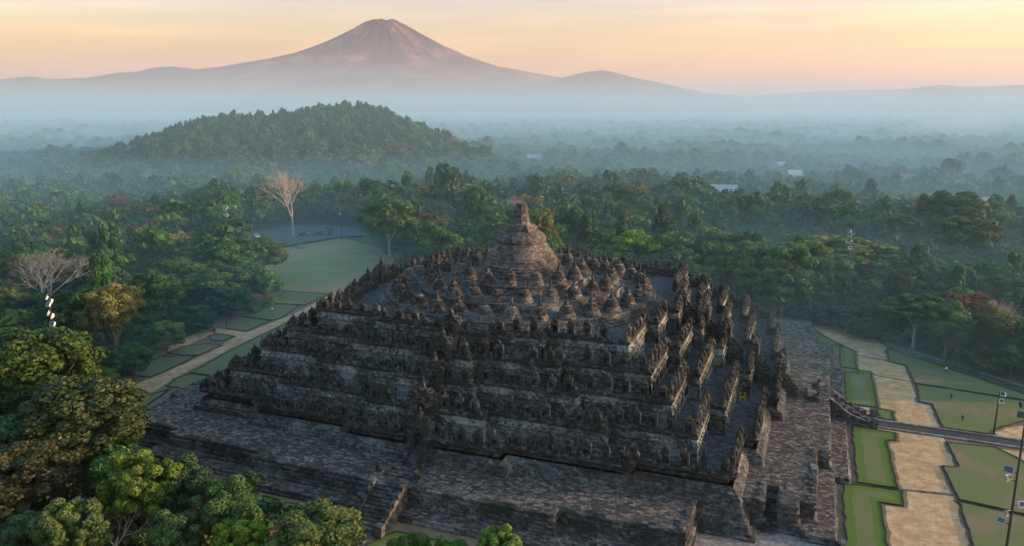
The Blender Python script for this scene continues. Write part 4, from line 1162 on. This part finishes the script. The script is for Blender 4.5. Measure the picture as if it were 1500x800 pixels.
# the hill nearer than 620 m
for k in range(2600):
    u = rr_.uniform(-230, 230); v = rr_.uniform(-190, 190); x = HC[0] + hdir[0] * u + hdep[0] * v; y = HC[1] + hdir[1] * u + hdep[1] * v
    hn = hillness(x, y); dd = math.hypot(x - CAMX, y - CAMY)
    if hn > .35: addp(x, y, rr_.uniform(9, 20), rr_.uniform(3.4, 6.6), rr_.choice([4, 1, 0, 0, 1]))
fp = np.array(fp)
print("forest points", len(fp))
def forest(fp):
    me = bpy.data.meshes.new("forest"); n = len(fp)
    me.vertices.add(n); me.vertices.foreach_set("co", fp[:, :3].astype(np.float32).ravel())
    for nm, col in (("rad", 3), ("hgt", 4)):
        a = me.attributes.new(nm, 'FLOAT', 'POINT'); a.data.foreach_set("value", fp[:, col].astype(np.float32))
    a = me.attributes.new("kind", 'INT', 'POINT'); a.data.foreach_set("value", fp[:, 5].astype(np.int32))
    a = me.attributes.new("spin", 'FLOAT', 'POINT'); a.data.foreach_set("value", np.random.default_rng(3).uniform(0, 6.28, n).astype(np.float32))
    me.update()
    ob = bpy.data.objects.new("forest", me); C.objects.link(ob)
    tag(ob, "endless misty forest of small tree crowns covering the hill and the plain", "forest", None, "stuff")
    # the crowns live inside the node tree's own collection of meshes, stored on helper-free objects
    g = bpy.data.node_groups.new("forest", 'GeometryNodeTree')
    g.interface.new_socket(name="Geometry", in_out='INPUT', socket_type='NodeSocketGeometry')
    g.interface.new_socket(name="Geometry", in_out='OUTPUT', socket_type='NodeSocketGeometry')
    gi = g.nodes.new("NodeGroupInput"); go = g.nodes.new("NodeGroupOutput"); jn = g.nodes.new("GeometryNodeJoinGeometry")
    def named(nm, ty):
        q = g.nodes.new("GeometryNodeInputNamedAttribute"); q.data_type = ty; q.inputs[0].default_value = nm; return q.outputs[0]
    rad, hgt, kd, sp = named("rad", 'FLOAT'), named("hgt", 'FLOAT'), named("kind", 'INT'), named("spin", 'FLOAT')
    cs = g.nodes.new("ShaderNodeCombineXYZ"); g.links.new(rad, cs.inputs[0]); g.links.new(rad, cs.inputs[1]); g.links.new(hgt, cs.inputs[2])
    cr_ = g.nodes.new("ShaderNodeCombineXYZ"); g.links.new(sp, cr_.inputs[2])
    for k, src in enumerate(far_src_ob):
        oi = g.nodes.new("GeometryNodeObjectInfo"); oi.transform_space = 'ORIGINAL'; oi.inputs[0].default_value = src
        oi.inputs[1].default_value = True
        ip = g.nodes.new("GeometryNodeInstanceOnPoints")
        cmp_ = g.nodes.new("FunctionNodeCompare"); cmp_.data_type = 'INT'; cmp_.operation = 'EQUAL'
        isock = [s for s in cmp_.inputs if s.type == 'INT']
        g.links.new(kd, isock[0]); isock[1].default_value = k
        g.links.new(gi.outputs[0], ip.inputs['Points']); g.links.new(cmp_.outputs[0], ip.inputs['Selection'])
        g.links.new(oi.outputs['Geometry'], ip.inputs['Instance'])
        g.links.new(cr_.outputs[0], ip.inputs['Rotation']); g.links.new(cs.outputs[0], ip.inputs['Scale'])
        g.links.new(ip.outputs[0], jn.inputs[0])
    g.links.new(jn.outputs[0], go.inputs[0])
    md = ob.modifiers.new("forest", 'NODES'); md.node_group = g
# six ordinary trees at the forest's near edge lend their crowns to it
far_src_ob = []
edge_spots = [(-150, 60, 'dark'), (-118, 150, 'green'), (-40, 150, 'gold'), (10, 140, 'upright'), (-250, 330, 'pine'), (-20, 175, 'rust')]
for (x, y, kd), me in zip(edge_spots, far_src):
    h = {'pine': 17, 'upright': 15}.get(kd, 12); r = {'pine': 4, 'upright': 3.5}.get(kd, 5.5)
    t = empty("pine_tree" if kd == 'pine' else "tree", (x, y, float(ground_z(x, y)))); tag(t, {'dark': "sparse dark tree deep in the left wood", 'green': "sparse green tree beyond the open lawn", 'gold': "golden crowned small tree deep behind the spire", 'upright': "slim dark tree deep behind the stupas", 'pine': "pine tree at the foot of the wooded hill", 'rust': "rusty brown tree deep behind the temple"}[kd], "tree", "trees at the near edge of the far forest")
    o = bpy.data.objects.new("trunk", get_trunk(kd, 0)); o.scale = (r, r, h); link(o, t)
    c = bpy.data.objects.new("crown", me); c.scale = (r, r, h); link(c, t); far_src_ob.append(c)
forest(fp)

# ------------------------------------------------------------------ mountains
def px_dir(u, v):
    """bearing and slope seen at a place in the skyline survey (1500 x 800 sheet, 1143.6 px focal length)"""
    cx, cy, f = 750, 400, 1143.6; p = 0.213
    a = (u - cx) / f; b = -(v - cy) / f
    fw = np.array([0, math.cos(p), -math.sin(p)]); up = np.array([0, math.sin(p), math.cos(p)]); d = fw + np.array([a, 0, 0]) + up * b
    return math.atan2(d[0], d[1]) - 0.373, d[2] / math.hypot(d[0], d[1])
def hillmat(name, a, b, c):
    m = NT(name)
    n1 = m.noise(0.006, 7, rough=0.65, stretch=(1, 1, .25)); n2 = m.noise(0.02, 6, rough=.75, stretch=(1, 1, .35))
    m.color(m.ramp(m.math('ADD', m.math('MULTIPLY', n1, .6), m.math('MULTIPLY', n2, .4)), [(.35, a), (.5, b), (.66, c)]))
    m.bump(m.noise(0.03, 6), .6, 6.0)
    return m.m
M['volcano'] = hillmat("volcano rock", (0.022, 0.015, 0.019), (0.048, 0.029, 0.031), (0.34, 0.18, 0.14))
M['hill'] = hillmat("far wooded slopes", (0.03, 0.045, 0.04), (0.045, 0.06, 0.05), (0.07, 0.08, 0.06))
def fbm(x, y, seed=0, oct=5):
    r = np.random.default_rng(seed); z = 0; a = 1.0
    for k in range(oct):
        f = 2.0 ** k; th = r.uniform(0, 6.28); th2 = th + 1.3
        z = z + a * np.sin(f * (x * np.cos(th) + y * np.sin(th)) + r.uniform(0, 6)) * np.sin(f * (x * np.cos(th2) + y * np.sin(th2)) * 1.17 + r.uniform(0, 6)); a *= .52
    return z
def build_volcano():
    D = 6200.0
    b0, _ = px_dir(563, 100)
    cx, cy = CAMX + D * math.sin(b0), CAMY + D * math.cos(b0)
    lx, ly = math.cos(b0), -math.sin(b0)        # lateral, to the right seen from the temple
    s = D / 1143.6 / math.cos(b0 + .373)
    rp = np.array([0, 13, 24, 40, 60, 85, 120, 160, 210, 260, 330, 420, 560]) * s
    vr = np.array([33, 29, 33, 42, 54, 68, 84, 97, 108, 116, 124, 132, 145])
    vl = np.array([33, 29, 33, 43, 54, 65, 79, 90, 99, 106, 116, 126, 140])
    hr = np.array([52.7 + px_dir(563, v)[1] * D for v in vr]); hl = np.array([52.7 + px_dir(563, v)[1] * D for v in vl])
    na, nr_ = 300, 110
    rad = np.concatenate([[1.0], np.linspace(12, rp[-1], nr_)])
    vs = []
    r = np.random.default_rng(5); g = r.uniform(0, 6.28, 8)
    for rr in rad:
        for k in range(na):
            a = 2 * np.pi * k / na
            w = .5 + .5 * math.cos(a)                       # right = 1, left = 0
            h = w * np.interp(rr, rp, hr) + (1 - w) * np.interp(rr, rp, hl)
            gul = 0
            for q, fr in enumerate((9, 17, 26, 41, 63)):
                gul += math.sin(a * fr + g[q] + rr * .0016 * (q + 1) + .8 * math.sin(rr * .004 + q)) / (1 + .55 * q)
            t = min(1, rr / (60 * s)); fall = max(0.15, 1 - rr / rp[-1])
            h += 5.5 * gul * t * fall + 7 * t * fbm(rr * math.cos(a) / 260., rr * math.sin(a) / 260., 4)
            if rr < 20 * s: h += 5 * math.sin(3 * a + 1) + 3 * math.sin(7 * a)
            dp = .45 * math.sin(a); x = cx + rr * (math.cos(a) * lx + dp * math.sin(b0)); y = cy + rr * (math.cos(a) * ly + dp * math.cos(b0))
            vs.append((x, y, h))
    F = []
    for j in range(len(rad) - 1):
        for k in range(na):
            k2 = (k + 1) % na
            F.append((j * na + k, (j + 1) * na + k, (j + 1) * na + k2, j * na + k2))
    F.append(tuple(range(na)))
    mb = MB(); mb.add(vs, F); o = mb.build("mountain", M['volcano'], smooth=True)
    tag(o, "tall cone shaped volcano with a notched summit and gullied slopes", None, None, "structure")
build_volcano()
def ridge(name, D, sky, width, label, mat, seed, rough=1.0):
    """a long ridge at distance D whose crest follows the given skyline"""
    us = np.arange(sky[0][0], sky[-1][0] + 1, 4.0); vv = np.interp(us, [p[0] for p in sky], [p[1] for p in sky])
    m = 25; vs = []
    for i, (u, v) in enumerate(zip(us, vv)):
        b, sl = px_dir(u, v); crest = 52.7 + sl * D
        for j in range(m):
            t = (j / (m - 1)) * 2 - 1; d = D + t * width
            prof = (1 - abs(t) ** 1.5) 
            h = -14 + (crest + 14) * prof
            x = CAMX + d * math.sin(b); y = CAMY + d * math.cos(b)
            h += rough * max(0, crest) * .05 * fbm(x / 330., y / 330., seed) * (abs(t) ** .5 * .9 + .12) * min(1, prof * 2)
            vs.append((x, y, h))
    F = [(i * m + j, (i + 1) * m + j, (i + 1) * m + j + 1, i * m + j + 1) for i in range(len(us) - 1) for j in range(m - 1)]
    mb = MB(); mb.add(vs, F); o = mb.build(name, mat, smooth=True); tag(o, label, None, None, "structure")
ridge("hills", 5200, [(-160, 125), (-60, 118), (0, 116), (45, 112), (75, 116), (130, 114), (170, 107), (200, 105), (225, 99), (250, 97), (280, 100), (298, 106), (340, 112), (400, 122), (460, 134)], 700, "long blue ridge of hills left of the volcano", M['hill'], 3)
ridge("hills", 4700, [(300, 150), (380, 132), (430, 122), (470, 112), (540, 110), (600, 113), (680, 117), (760, 122), (850, 128), (900, 134), (960, 150)], 600, "dark foothills in front of the volcano", M['hill'], 9)
ridge("hills", 5000, [(740, 140), (790, 122), (815, 117), (845, 108), (870, 104), (885, 103), (905, 107), (935, 115), (965, 121), (1005, 130), (1060, 141), (1100, 150)], 500, "pointed hill right of the volcano", M['hill'], 14)
ridge("hills", 5600, [(1270, 150), (1320, 136), (1350, 127), (1380, 124), (1410, 128), (1430, 135), (1480, 148)], 350, "small rounded hill low on the right horizon", M['hill'], 17)
ridge("hills", 6600, [(1000, 147), (1100, 140), (1200, 134), (1300, 131), (1420, 127), (1520, 124), (1700, 120)], 600, "faint long slope on the right horizon", M['hill'], 21, .3)
# radio mast far left
def lattice(x, y, h, label):
    t = empty("radio_mast", (x, y, float(ground_z(x, y)))); tag(t, label, "mast"); mb = MB()
    for a in range(3):
        q = 2.1 * a; mb.tube([(2.5 * math.cos(q), 2.5 * math.sin(q), 0), (.5 * math.cos(q), .5 * math.sin(q), h)], [.35, .25], 4)
    mb.build("lattice", M['galv'], t)
    mb = MB()
    for k in range(8):
        z = h * k / 8; r = 2.5 - 2 * k / 8
        mb.lathe((0, 0, z), [(r, 0), (r, .4)], 3, cap=False)
    mb.build("brace", M['galv'], t)
b, _ = px_dir(3, 150); lattice(CAMX + 1500 * math.sin(b), CAMY + 1500 * math.cos(b), 64, "thin radio mast standing far off at the left edge")

# ------------------------------------------------------------------ light masts
def flood(parent, x, y, z, rz, mat, s=1.0):
    mb = MB(); mb.box((0, 0, 0), (.42 * s, .14 * s, .32 * s), 0, 1); mb.box((0, .18 * s, 0), (.25 * s, .08 * s, .2 * s)); 
    mb.tube([(-.46 * s, 0, 0), (-.46 * s, .1, -.42 * s), (.46 * s, .1, -.42 * s), (.46 * s, 0, 0)], [.03] * 4, 4)
    o = mb.build("floodlight", mat, parent, loc=(x, y, z)); o.rotation_euler = (R(-25), 0, rz)
    g = MB(); g.box((0, -.16 * s, 0), (.36 * s, .02, .26 * s)); l = g.build("lens", M['glass'], o)
def mast(x, y, h, label, heads):
    t = empty("light_mast", (x, y, float(ground_z(x, y)))); tag(t, label, "light mast", "floodlight masts around the temple park")
    mb = MB(); mb.tube([(0, 0, -.2), (0, 0, h * .5), (0, 0, h)], [.17, .13, .09], 8); mb.build("pole", M['dark'], t)
    mb = MB(); mb.lathe((0, 0, 0), [(.4, 0), (.4, .25), (.2, .3)], 8); mb.build("footing", M['kerbstone'], t)
    for (dx, z, mat, s) in heads:
        mb = MB(); mb.tube([(0, 0, z - .3), (dx, 0, z - .3)], [.05, .05], 5); mb.build("bracket", M['dark'], t)
        flood(t, dx, 0, z, random.uniform(-.8, .8), M[mat], s)
mast(73.6, -39.3, 19.9, "tall dark light mast with black and white floodlights at the bottom right of the photo",
     [(-.4, 19.6, 'dark', 1), (.45, 19.5, 'dark', 1), (-.4, 18.4, 'dark', 1), (.45, 18.2, 'dark', 1), (-.9, 11.6, 'galv', 1.2), (-.9, 10.6, 'galv', 1), (.9, 7.6, 'white', 1), (-.9, 5.2, 'galv', 1), (-.4, 6.2, 'galv', .9)])
mast(79.5, 1.6, 7.5, "short thin light mast with two white heads beside the crossing path", [(.5, 7.2, 'white', .9), (.4, 6.0, 'white', .9)])
heads = [(-.5, 0, 'dark', .9), (.5, -.1, 'dark', .9), (-.3, -1.4, 'white', 1.0), (.5, -1.9, 'white', .95), (-.2, -2.6, 'white', 1.0), (-.4, -4.2, 'white', 1.1), (.4, -4.6, 'white', 1.1), (.2, -6.0, 'white', 1.1)]
for x, y, h, lab in ((59.1, 94.0, 20, "light mast with stacked white floodlights rising from the yellow green tree at the right"), (-138.8, 74.7, 20, "light mast with white floodlights above the left wood near the pale leafless tree"), (-70.5, -46.3, 22, "light mast with white floodlights in front of the wide leafless tree at the left")):
    mast(x, y, h, lab, [(dx, h + dz, mt, s) for dx, dz, mt, s in heads])
mast(-124.5, 122.5, 11, "slim lamp post on the plaza beside the pale leafless tree", [(-.5, 10.6, 'white', 1)])

# ------------------------------------------------------------------ small things
def signboard(x, y, rz, w, h, label):
    t = empty("sign_board", (x, y, 0), rz); tag(t, label, "sign"); mb = MB(); mb.box((0, 0, .4 + h / 2), (w / 2, .06, h / 2)); mb.build("panel", M['white'], t)
    for s in (-1, 1):
        mb = MB(); mb.box((s * w * .4, .08, .3 + h * .3), (.05, .05, .3 + h * .35)); mb.build("post", M['dark'], t)
signboard(-83.6, 4.9, .6, 1.1, 1.5, "white upright board at the corner of the square lawn")
signboard(-86.4, 4.4, .4, .9, 1.2, "smaller white board half under the dark tree")
def bollard(x, y, label, head='white'):
    t = empty("lawn_lamp", (x, y, .12)); tag(t, label, "lamp", "small lamps standing in the lawns")
    mb = MB(); mb.lathe((0, 0, 0), [(.12, 0), (.1, .5)], 8); mb.build("post", M['dark'], t)
    mb = MB(); mb.lathe((0, 0, .5), [(.2, 0), (.24, .25), (.12, .42)], 8); mb.build("head", M[head], t)
bollard(76.6, 33.5, "white lamp in the wedge shaped lawn below the boundary wall")
bollard(75.4, 17.2, "small dark lamp near the left edge of the lawn beyond the crossing path", 'dark')
bollard(75.7, 6.4, "small dark lamp in the lower part of the lawn beyond the crossing path", 'dark')
bollard(-79.6, 22.4, "white lamp in the square lawn beside the clipped hedge")
# guard railings at the right stair
for sy in (-1, 1):
    t = empty("handrail", (57.2, sy * 2.6 + .3, 0)); tag(t, "pale stepped rail on the %s side of the right stair" % ("far" if sy > 0 else "near"), "railing")
    mb = MB(); mb.tube([(4.2, 0, .7), (.5, 0, 1.9), (-2.8, 0, 4.3)], [.12, .12, .12], 6); mb.build("rail", M['lightpave'], t)
    for k in range(4):
        mb = MB(); x = 4.0 - 2.1 * k; z = (.7, 1.3, 2.3, 3.9)[k]; mb.box((x, 0, z / 2 + .1), (.1, .1, z / 2)); mb.build("post", M['kerbstone'], t)
# yellow barriers inside the galleries
def barrier(x, y, z, rz, label):
    t = empty("barrier", (x, y, z), rz); tag(t, label, "barrier", "yellow barriers in the galleries")
    for s in (-1, 1):
        mb = MB(); mb.tube([(s * .42, -.2, 0), (s * .36, 0, 1.25), (s * .42, .2, 0)], [.09, .09, .09], 5); mb.build("leg", M['yellow'], t)
    mb = MB(); mb.box((0, 0, .45), (.45, .05, .16)); mb.build("rail", M['yellow'], t)
barrier(40.9, -11.5, 5.41, .2, "yellow barrier standing in the lowest gallery on the right side")
# clipped hedge
def hedge():
    r = np.random.default_rng(8); n = 9000
    P = np.stack([r.uniform(-6.5, 6.5, n), r.uniform(-.9, .9, n), r.uniform(.1, 1.35, n)], 1)
    f = r.integers(0, 3, n); P[f == 0, 2] = 1.35; s = f == 1; P[s, 1] = np.sign(P[s, 1]) * .9
    N = np.zeros((n, 3)); N[f == 0, 2] = 1; N[s, 1] = np.sign(P[s, 1]); N[f == 2] = r.normal(0, 1, ((f == 2).sum(), 3))
    me = quads_mesh("hedge", leaves(r, P, N, .26), r.uniform(.4, 1, n), M['lime_leaf'])
    o = bpy.data.objects.new("hedge", me); o.location = (-84.9, 25.5, 0.1); o.rotation_euler = (0, 0, R(100)); link(o)
    tag(o, "clipped bright green hedge beside the second square lawn", "hedge")
hedge()
# black boulder ring
t = MB(); r = random.Random(2)
t.lathe((0, 0, 0), [(1.0, 0), (1.15, .35), (.9, .75), (.45, .95), (.1, 1.0)], 9); t.v = [(x * r.uniform(.85, 1.2), y * r.uniform(.7, 1.0), z * r.uniform(.9, 1.1)) for x, y, z in t.v]
o = t.build("boulder", M['bal'], loc=(-69.6, -33.2, 0)); tag(o, "black boulder at the edge of the left gravel path", "boulder")
# cars parked on the plaza
def car(x, y, rz, col, label):
    t = empty("parked_car", (x, y, .05), rz); tag(t, label, "car", "cars parked on the plaza")
    mb = MB(); prof = [(-2.1, .45), (-2.15, .85), (-1.9, 1.0), (-1.5, 1.05), (-1.1, 1.5), (.5, 1.52), (1.1, 1.05), (2.0, .92), (2.15, .7), (2.1, .4)]
    n = len(prof); vs = [(a, -.85 if z < 1.2 else -.68, z) for a, z in prof] + [(a, .85 if z < 1.2 else .68, z) for a, z in prof]
    mb.add(vs, [(k, (k + 1) % n, n + (k + 1) % n, n + k) for k in range(n)] + [tuple(range(n - 1, -1, -1)), tuple(range(n, 2 * n))]); mb.build("body", M[col], t)
    for a in (-1.35, 1.35):
        for s in (-1, 1):
            mb = MB(); mb.tube([(a, s * .72, .34), (a, s * .9, .34)], [.34, .34], 12); w = mb.build("wheel", M['rubber'], t)
    for s in (-1, 1):
        mb = MB(); mb.box((-.25, s * .745, 1.28), (.75, .05, .16)); mb.build("window", M['glass'], t)
    mb = MB(); mb.add([(.52, -.62, 1.5), (1.08, -.72, 1.1), (1.08, .72, 1.1), (.52, .62, 1.5)], [(0, 1, 2, 3)]); mb.v = [(a + .03, b, c + .02) for a, b, c in mb.v]; mb.build("windscreen", M['glass'], t)
    for s in (-1, 1):
        mb = MB(); mb.box((2.13, s * .6, .72), (.05, .16, .08)); mb.build("headlight", M['white'], t)
car(-144.5, 125.5, .4, 'dark', "dark car parked under the pale leafless tree")
car(-139.8, 129.5, .5, 'dark', "black car parked between the pale leafless tree and the gate pillars")
car(-159.5, 114.5, -.6, 'white', "white car at the left end of the plaza")
for k, (x, y) in enumerate(((-137.5, 133.0), (-135.5, 131.0))):
    t = MB(); t.box((0, 0, 1.3), (.5, .5, 1.3)); t.box((0, 0, 2.75), (.75, .75, .15), 0, .8); t.box((0, 0, 3.0), (.4, .4, .15), 0, .4)
    o = t.build("gate_pillar", M['kerbstone'], loc=(x, y, 0)); tag(o, ("left" if k == 0 else "right") + " one of two stone gate pillars behind the plaza", "pillar", "gate pillars behind the plaza")

def _person(x, y, z, rz, shirt, trouser, label):
    J = [((0, 0, .95), .14), ((0, 0, 1.15), .13), ((0, 0, 1.38), .16), ((0, 0, 1.5), .06), ((0, .01, 1.6), .085), ((0, .015, 1.7), .085),
         ((.1, 0, .88), .1), ((.11, .02, .48), .065), ((.11, 0, .08), .045), ((.11, .13, .04), .035),
         ((-.1, 0, .88), .1), ((-.12, -.03, .48), .065), ((-.12, -.08, .08), .045), ((-.12, .05, .04), .035),
         ((.2, 0, 1.42), .06), ((.25, -.02, 1.14), .045), ((.24, .07, .9), .032), ((-.2, 0, 1.42), .06), ((-.25, 0, 1.14), .045), ((-.24, .1, .9), .032)]
    E = [(0, 1), (1, 2), (2, 3), (3, 4), (4, 5), (0, 6), (6, 7), (7, 8), (8, 9), (0, 10), (10, 11), (11, 12), (12, 13), (2, 14), (14, 15), (15, 16), (2, 17), (17, 18), (18, 19)]
    bm = bmesh.new(); lay = bm.verts.layers.skin.verify(); V = []
    for i, (p, r) in enumerate(J):
        v = bm.verts.new(p); v[lay].radius = (r, r * .8); v[lay].use_root = (i == 0); V.append(v)
    for a, b in E: bm.edges.new((V[a], V[b]))
    me = bpy.data.meshes.new("person"); bm.to_mesh(me); bm.free()
    o = bpy.data.objects.new("person", me); link(o); o.location = (x, y, z); o.rotation_euler = (0, 0, rz)
    o.modifiers.new("skin", 'SKIN'); ss = o.modifiers.new("smooth", 'SUBSURF'); ss.levels = 1; ss.render_levels = 1
    m = NT("clothes and skin"); sp = m.n("ShaderNodeSeparateXYZ"); m.L(m.co.outputs['Object'], sp.inputs[0])
    c = m.mix(m.math('GREATER_THAN', sp.outputs[2], .95), trouser, shirt); c = m.mix(m.math('GREATER_THAN', sp.outputs[2], 1.5), c, (.3, .18, .12)); c = m.mix(m.math('GREATER_THAN', sp.outputs[2], 1.69), c, (.02, .015, .012))
    m.color(c); me.materials.append(m.m); tag(o, label, "person")
_person(58.7, 56.9, 0.03, 2.4, (.75, .75, .72), (.6, .6, .55), "person in white clothes standing at the far end of the right gravel path")
_person(-78.9, 0.6, 0.13, 1.0, (.03, .03, .035), (.02, .02, .03), "person in dark clothes at the corner of the small garden bed")
_person(-140.5, 122.0, 0.05, 2.0, (.6, .3, .25), (.05, .05, .08), "person in a reddish shirt on the plaza near the cars")
_person(44.0, 33.5, 16.9 - 11.45, 0.5, (.6, .6, .1), (.1, .1, .1), "person in a yellow shirt in the lowest gallery near the far right corner")

# ------------------------------------------------------------------ smoke, mist and haze
def volume(name, verts_box, density, color, label, aniso=0.0, ell=None):
    if ell:
        bm = bmesh.new(); bmesh.ops.create_icosphere(bm, subdivisions=3, radius=1.0); me = bpy.data.meshes.new(name); bm.to_mesh(me); bm.free()
        o = bpy.data.objects.new(name, me); o.location = ell[0]; o.scale = ell[1]; o.rotation_euler = ell[2]; link(o)
    else:
        (x0, y0, z0), (x1, y1, z1) = verts_box
        mb = MB(); mb.box(((x0 + x1) / 2, (y0 + y1) / 2, (z0 + z1) / 2), ((x1 - x0) / 2, (y1 - y0) / 2, (z1 - z0) / 2))
        me = bpy.data.meshes.new(name); me.from_pydata(mb.v, [], mb.f); o = bpy.data.objects.new(name, me); link(o)
    m = bpy.data.materials.new(name); m.use_nodes = True; t = m.node_tree; t.nodes.clear()
    ou = t.nodes.new("ShaderNodeOutputMaterial"); pv = t.nodes.new("ShaderNodeVolumePrincipled")
    pv.inputs['Color'].default_value = (*color, 1); pv.inputs['Density'].default_value = density; pv.inputs['Anisotropy'].default_value = aniso
    t.links.new(pv.outputs[0], ou.inputs['Volume']); me.materials.append(m)
    tag(o, label, None, None, "stuff")
    return o
volume("haze", ((-13000, -9000, -30), (13000, 13000, 800)), HAZE_D, (0.88, 0.87, 0.93), "thin morning haze over the whole plain", .3)
volume("mist", ((-9000, 1500, -21), (7500, 8000, 240)), MIST_D, (1.0, 0.84, 0.81), "pale mist lying over the far plain under the volcano")
for y0, top, den, colr, lab in ((122, 14, 6.5e-4, (0.38, 0.80, 1.0), "low bluish mist lying between the trunks beyond the temple"),
                                (135, 84, 1.7e-4, (0.44, 0.79, 0.98), "bluish mist reaching over the tree tops beyond the temple"),
                                (420, 140, 0.6e-4, (0.88, 0.86, 0.92), "thin upper mist over the far forest")):
    vm = volume("valley_mist", ((-6000 - y0, y0, -22 - top / 100), (6000 + y0, 5600 + y0, top)), den * VAL_D, colr, lab)
    vm.location = (CAMX, CAMY, 0); vm.rotation_euler = (0, 0, 0.373)
volume("smoke", None, 0.006, (0.97, 0.97, 0.97), "white smoke drifting up from the far plain at the right", 0, ell=((255, 1420, 10), (95, 30, 26), (0, R(-8), R(10))))
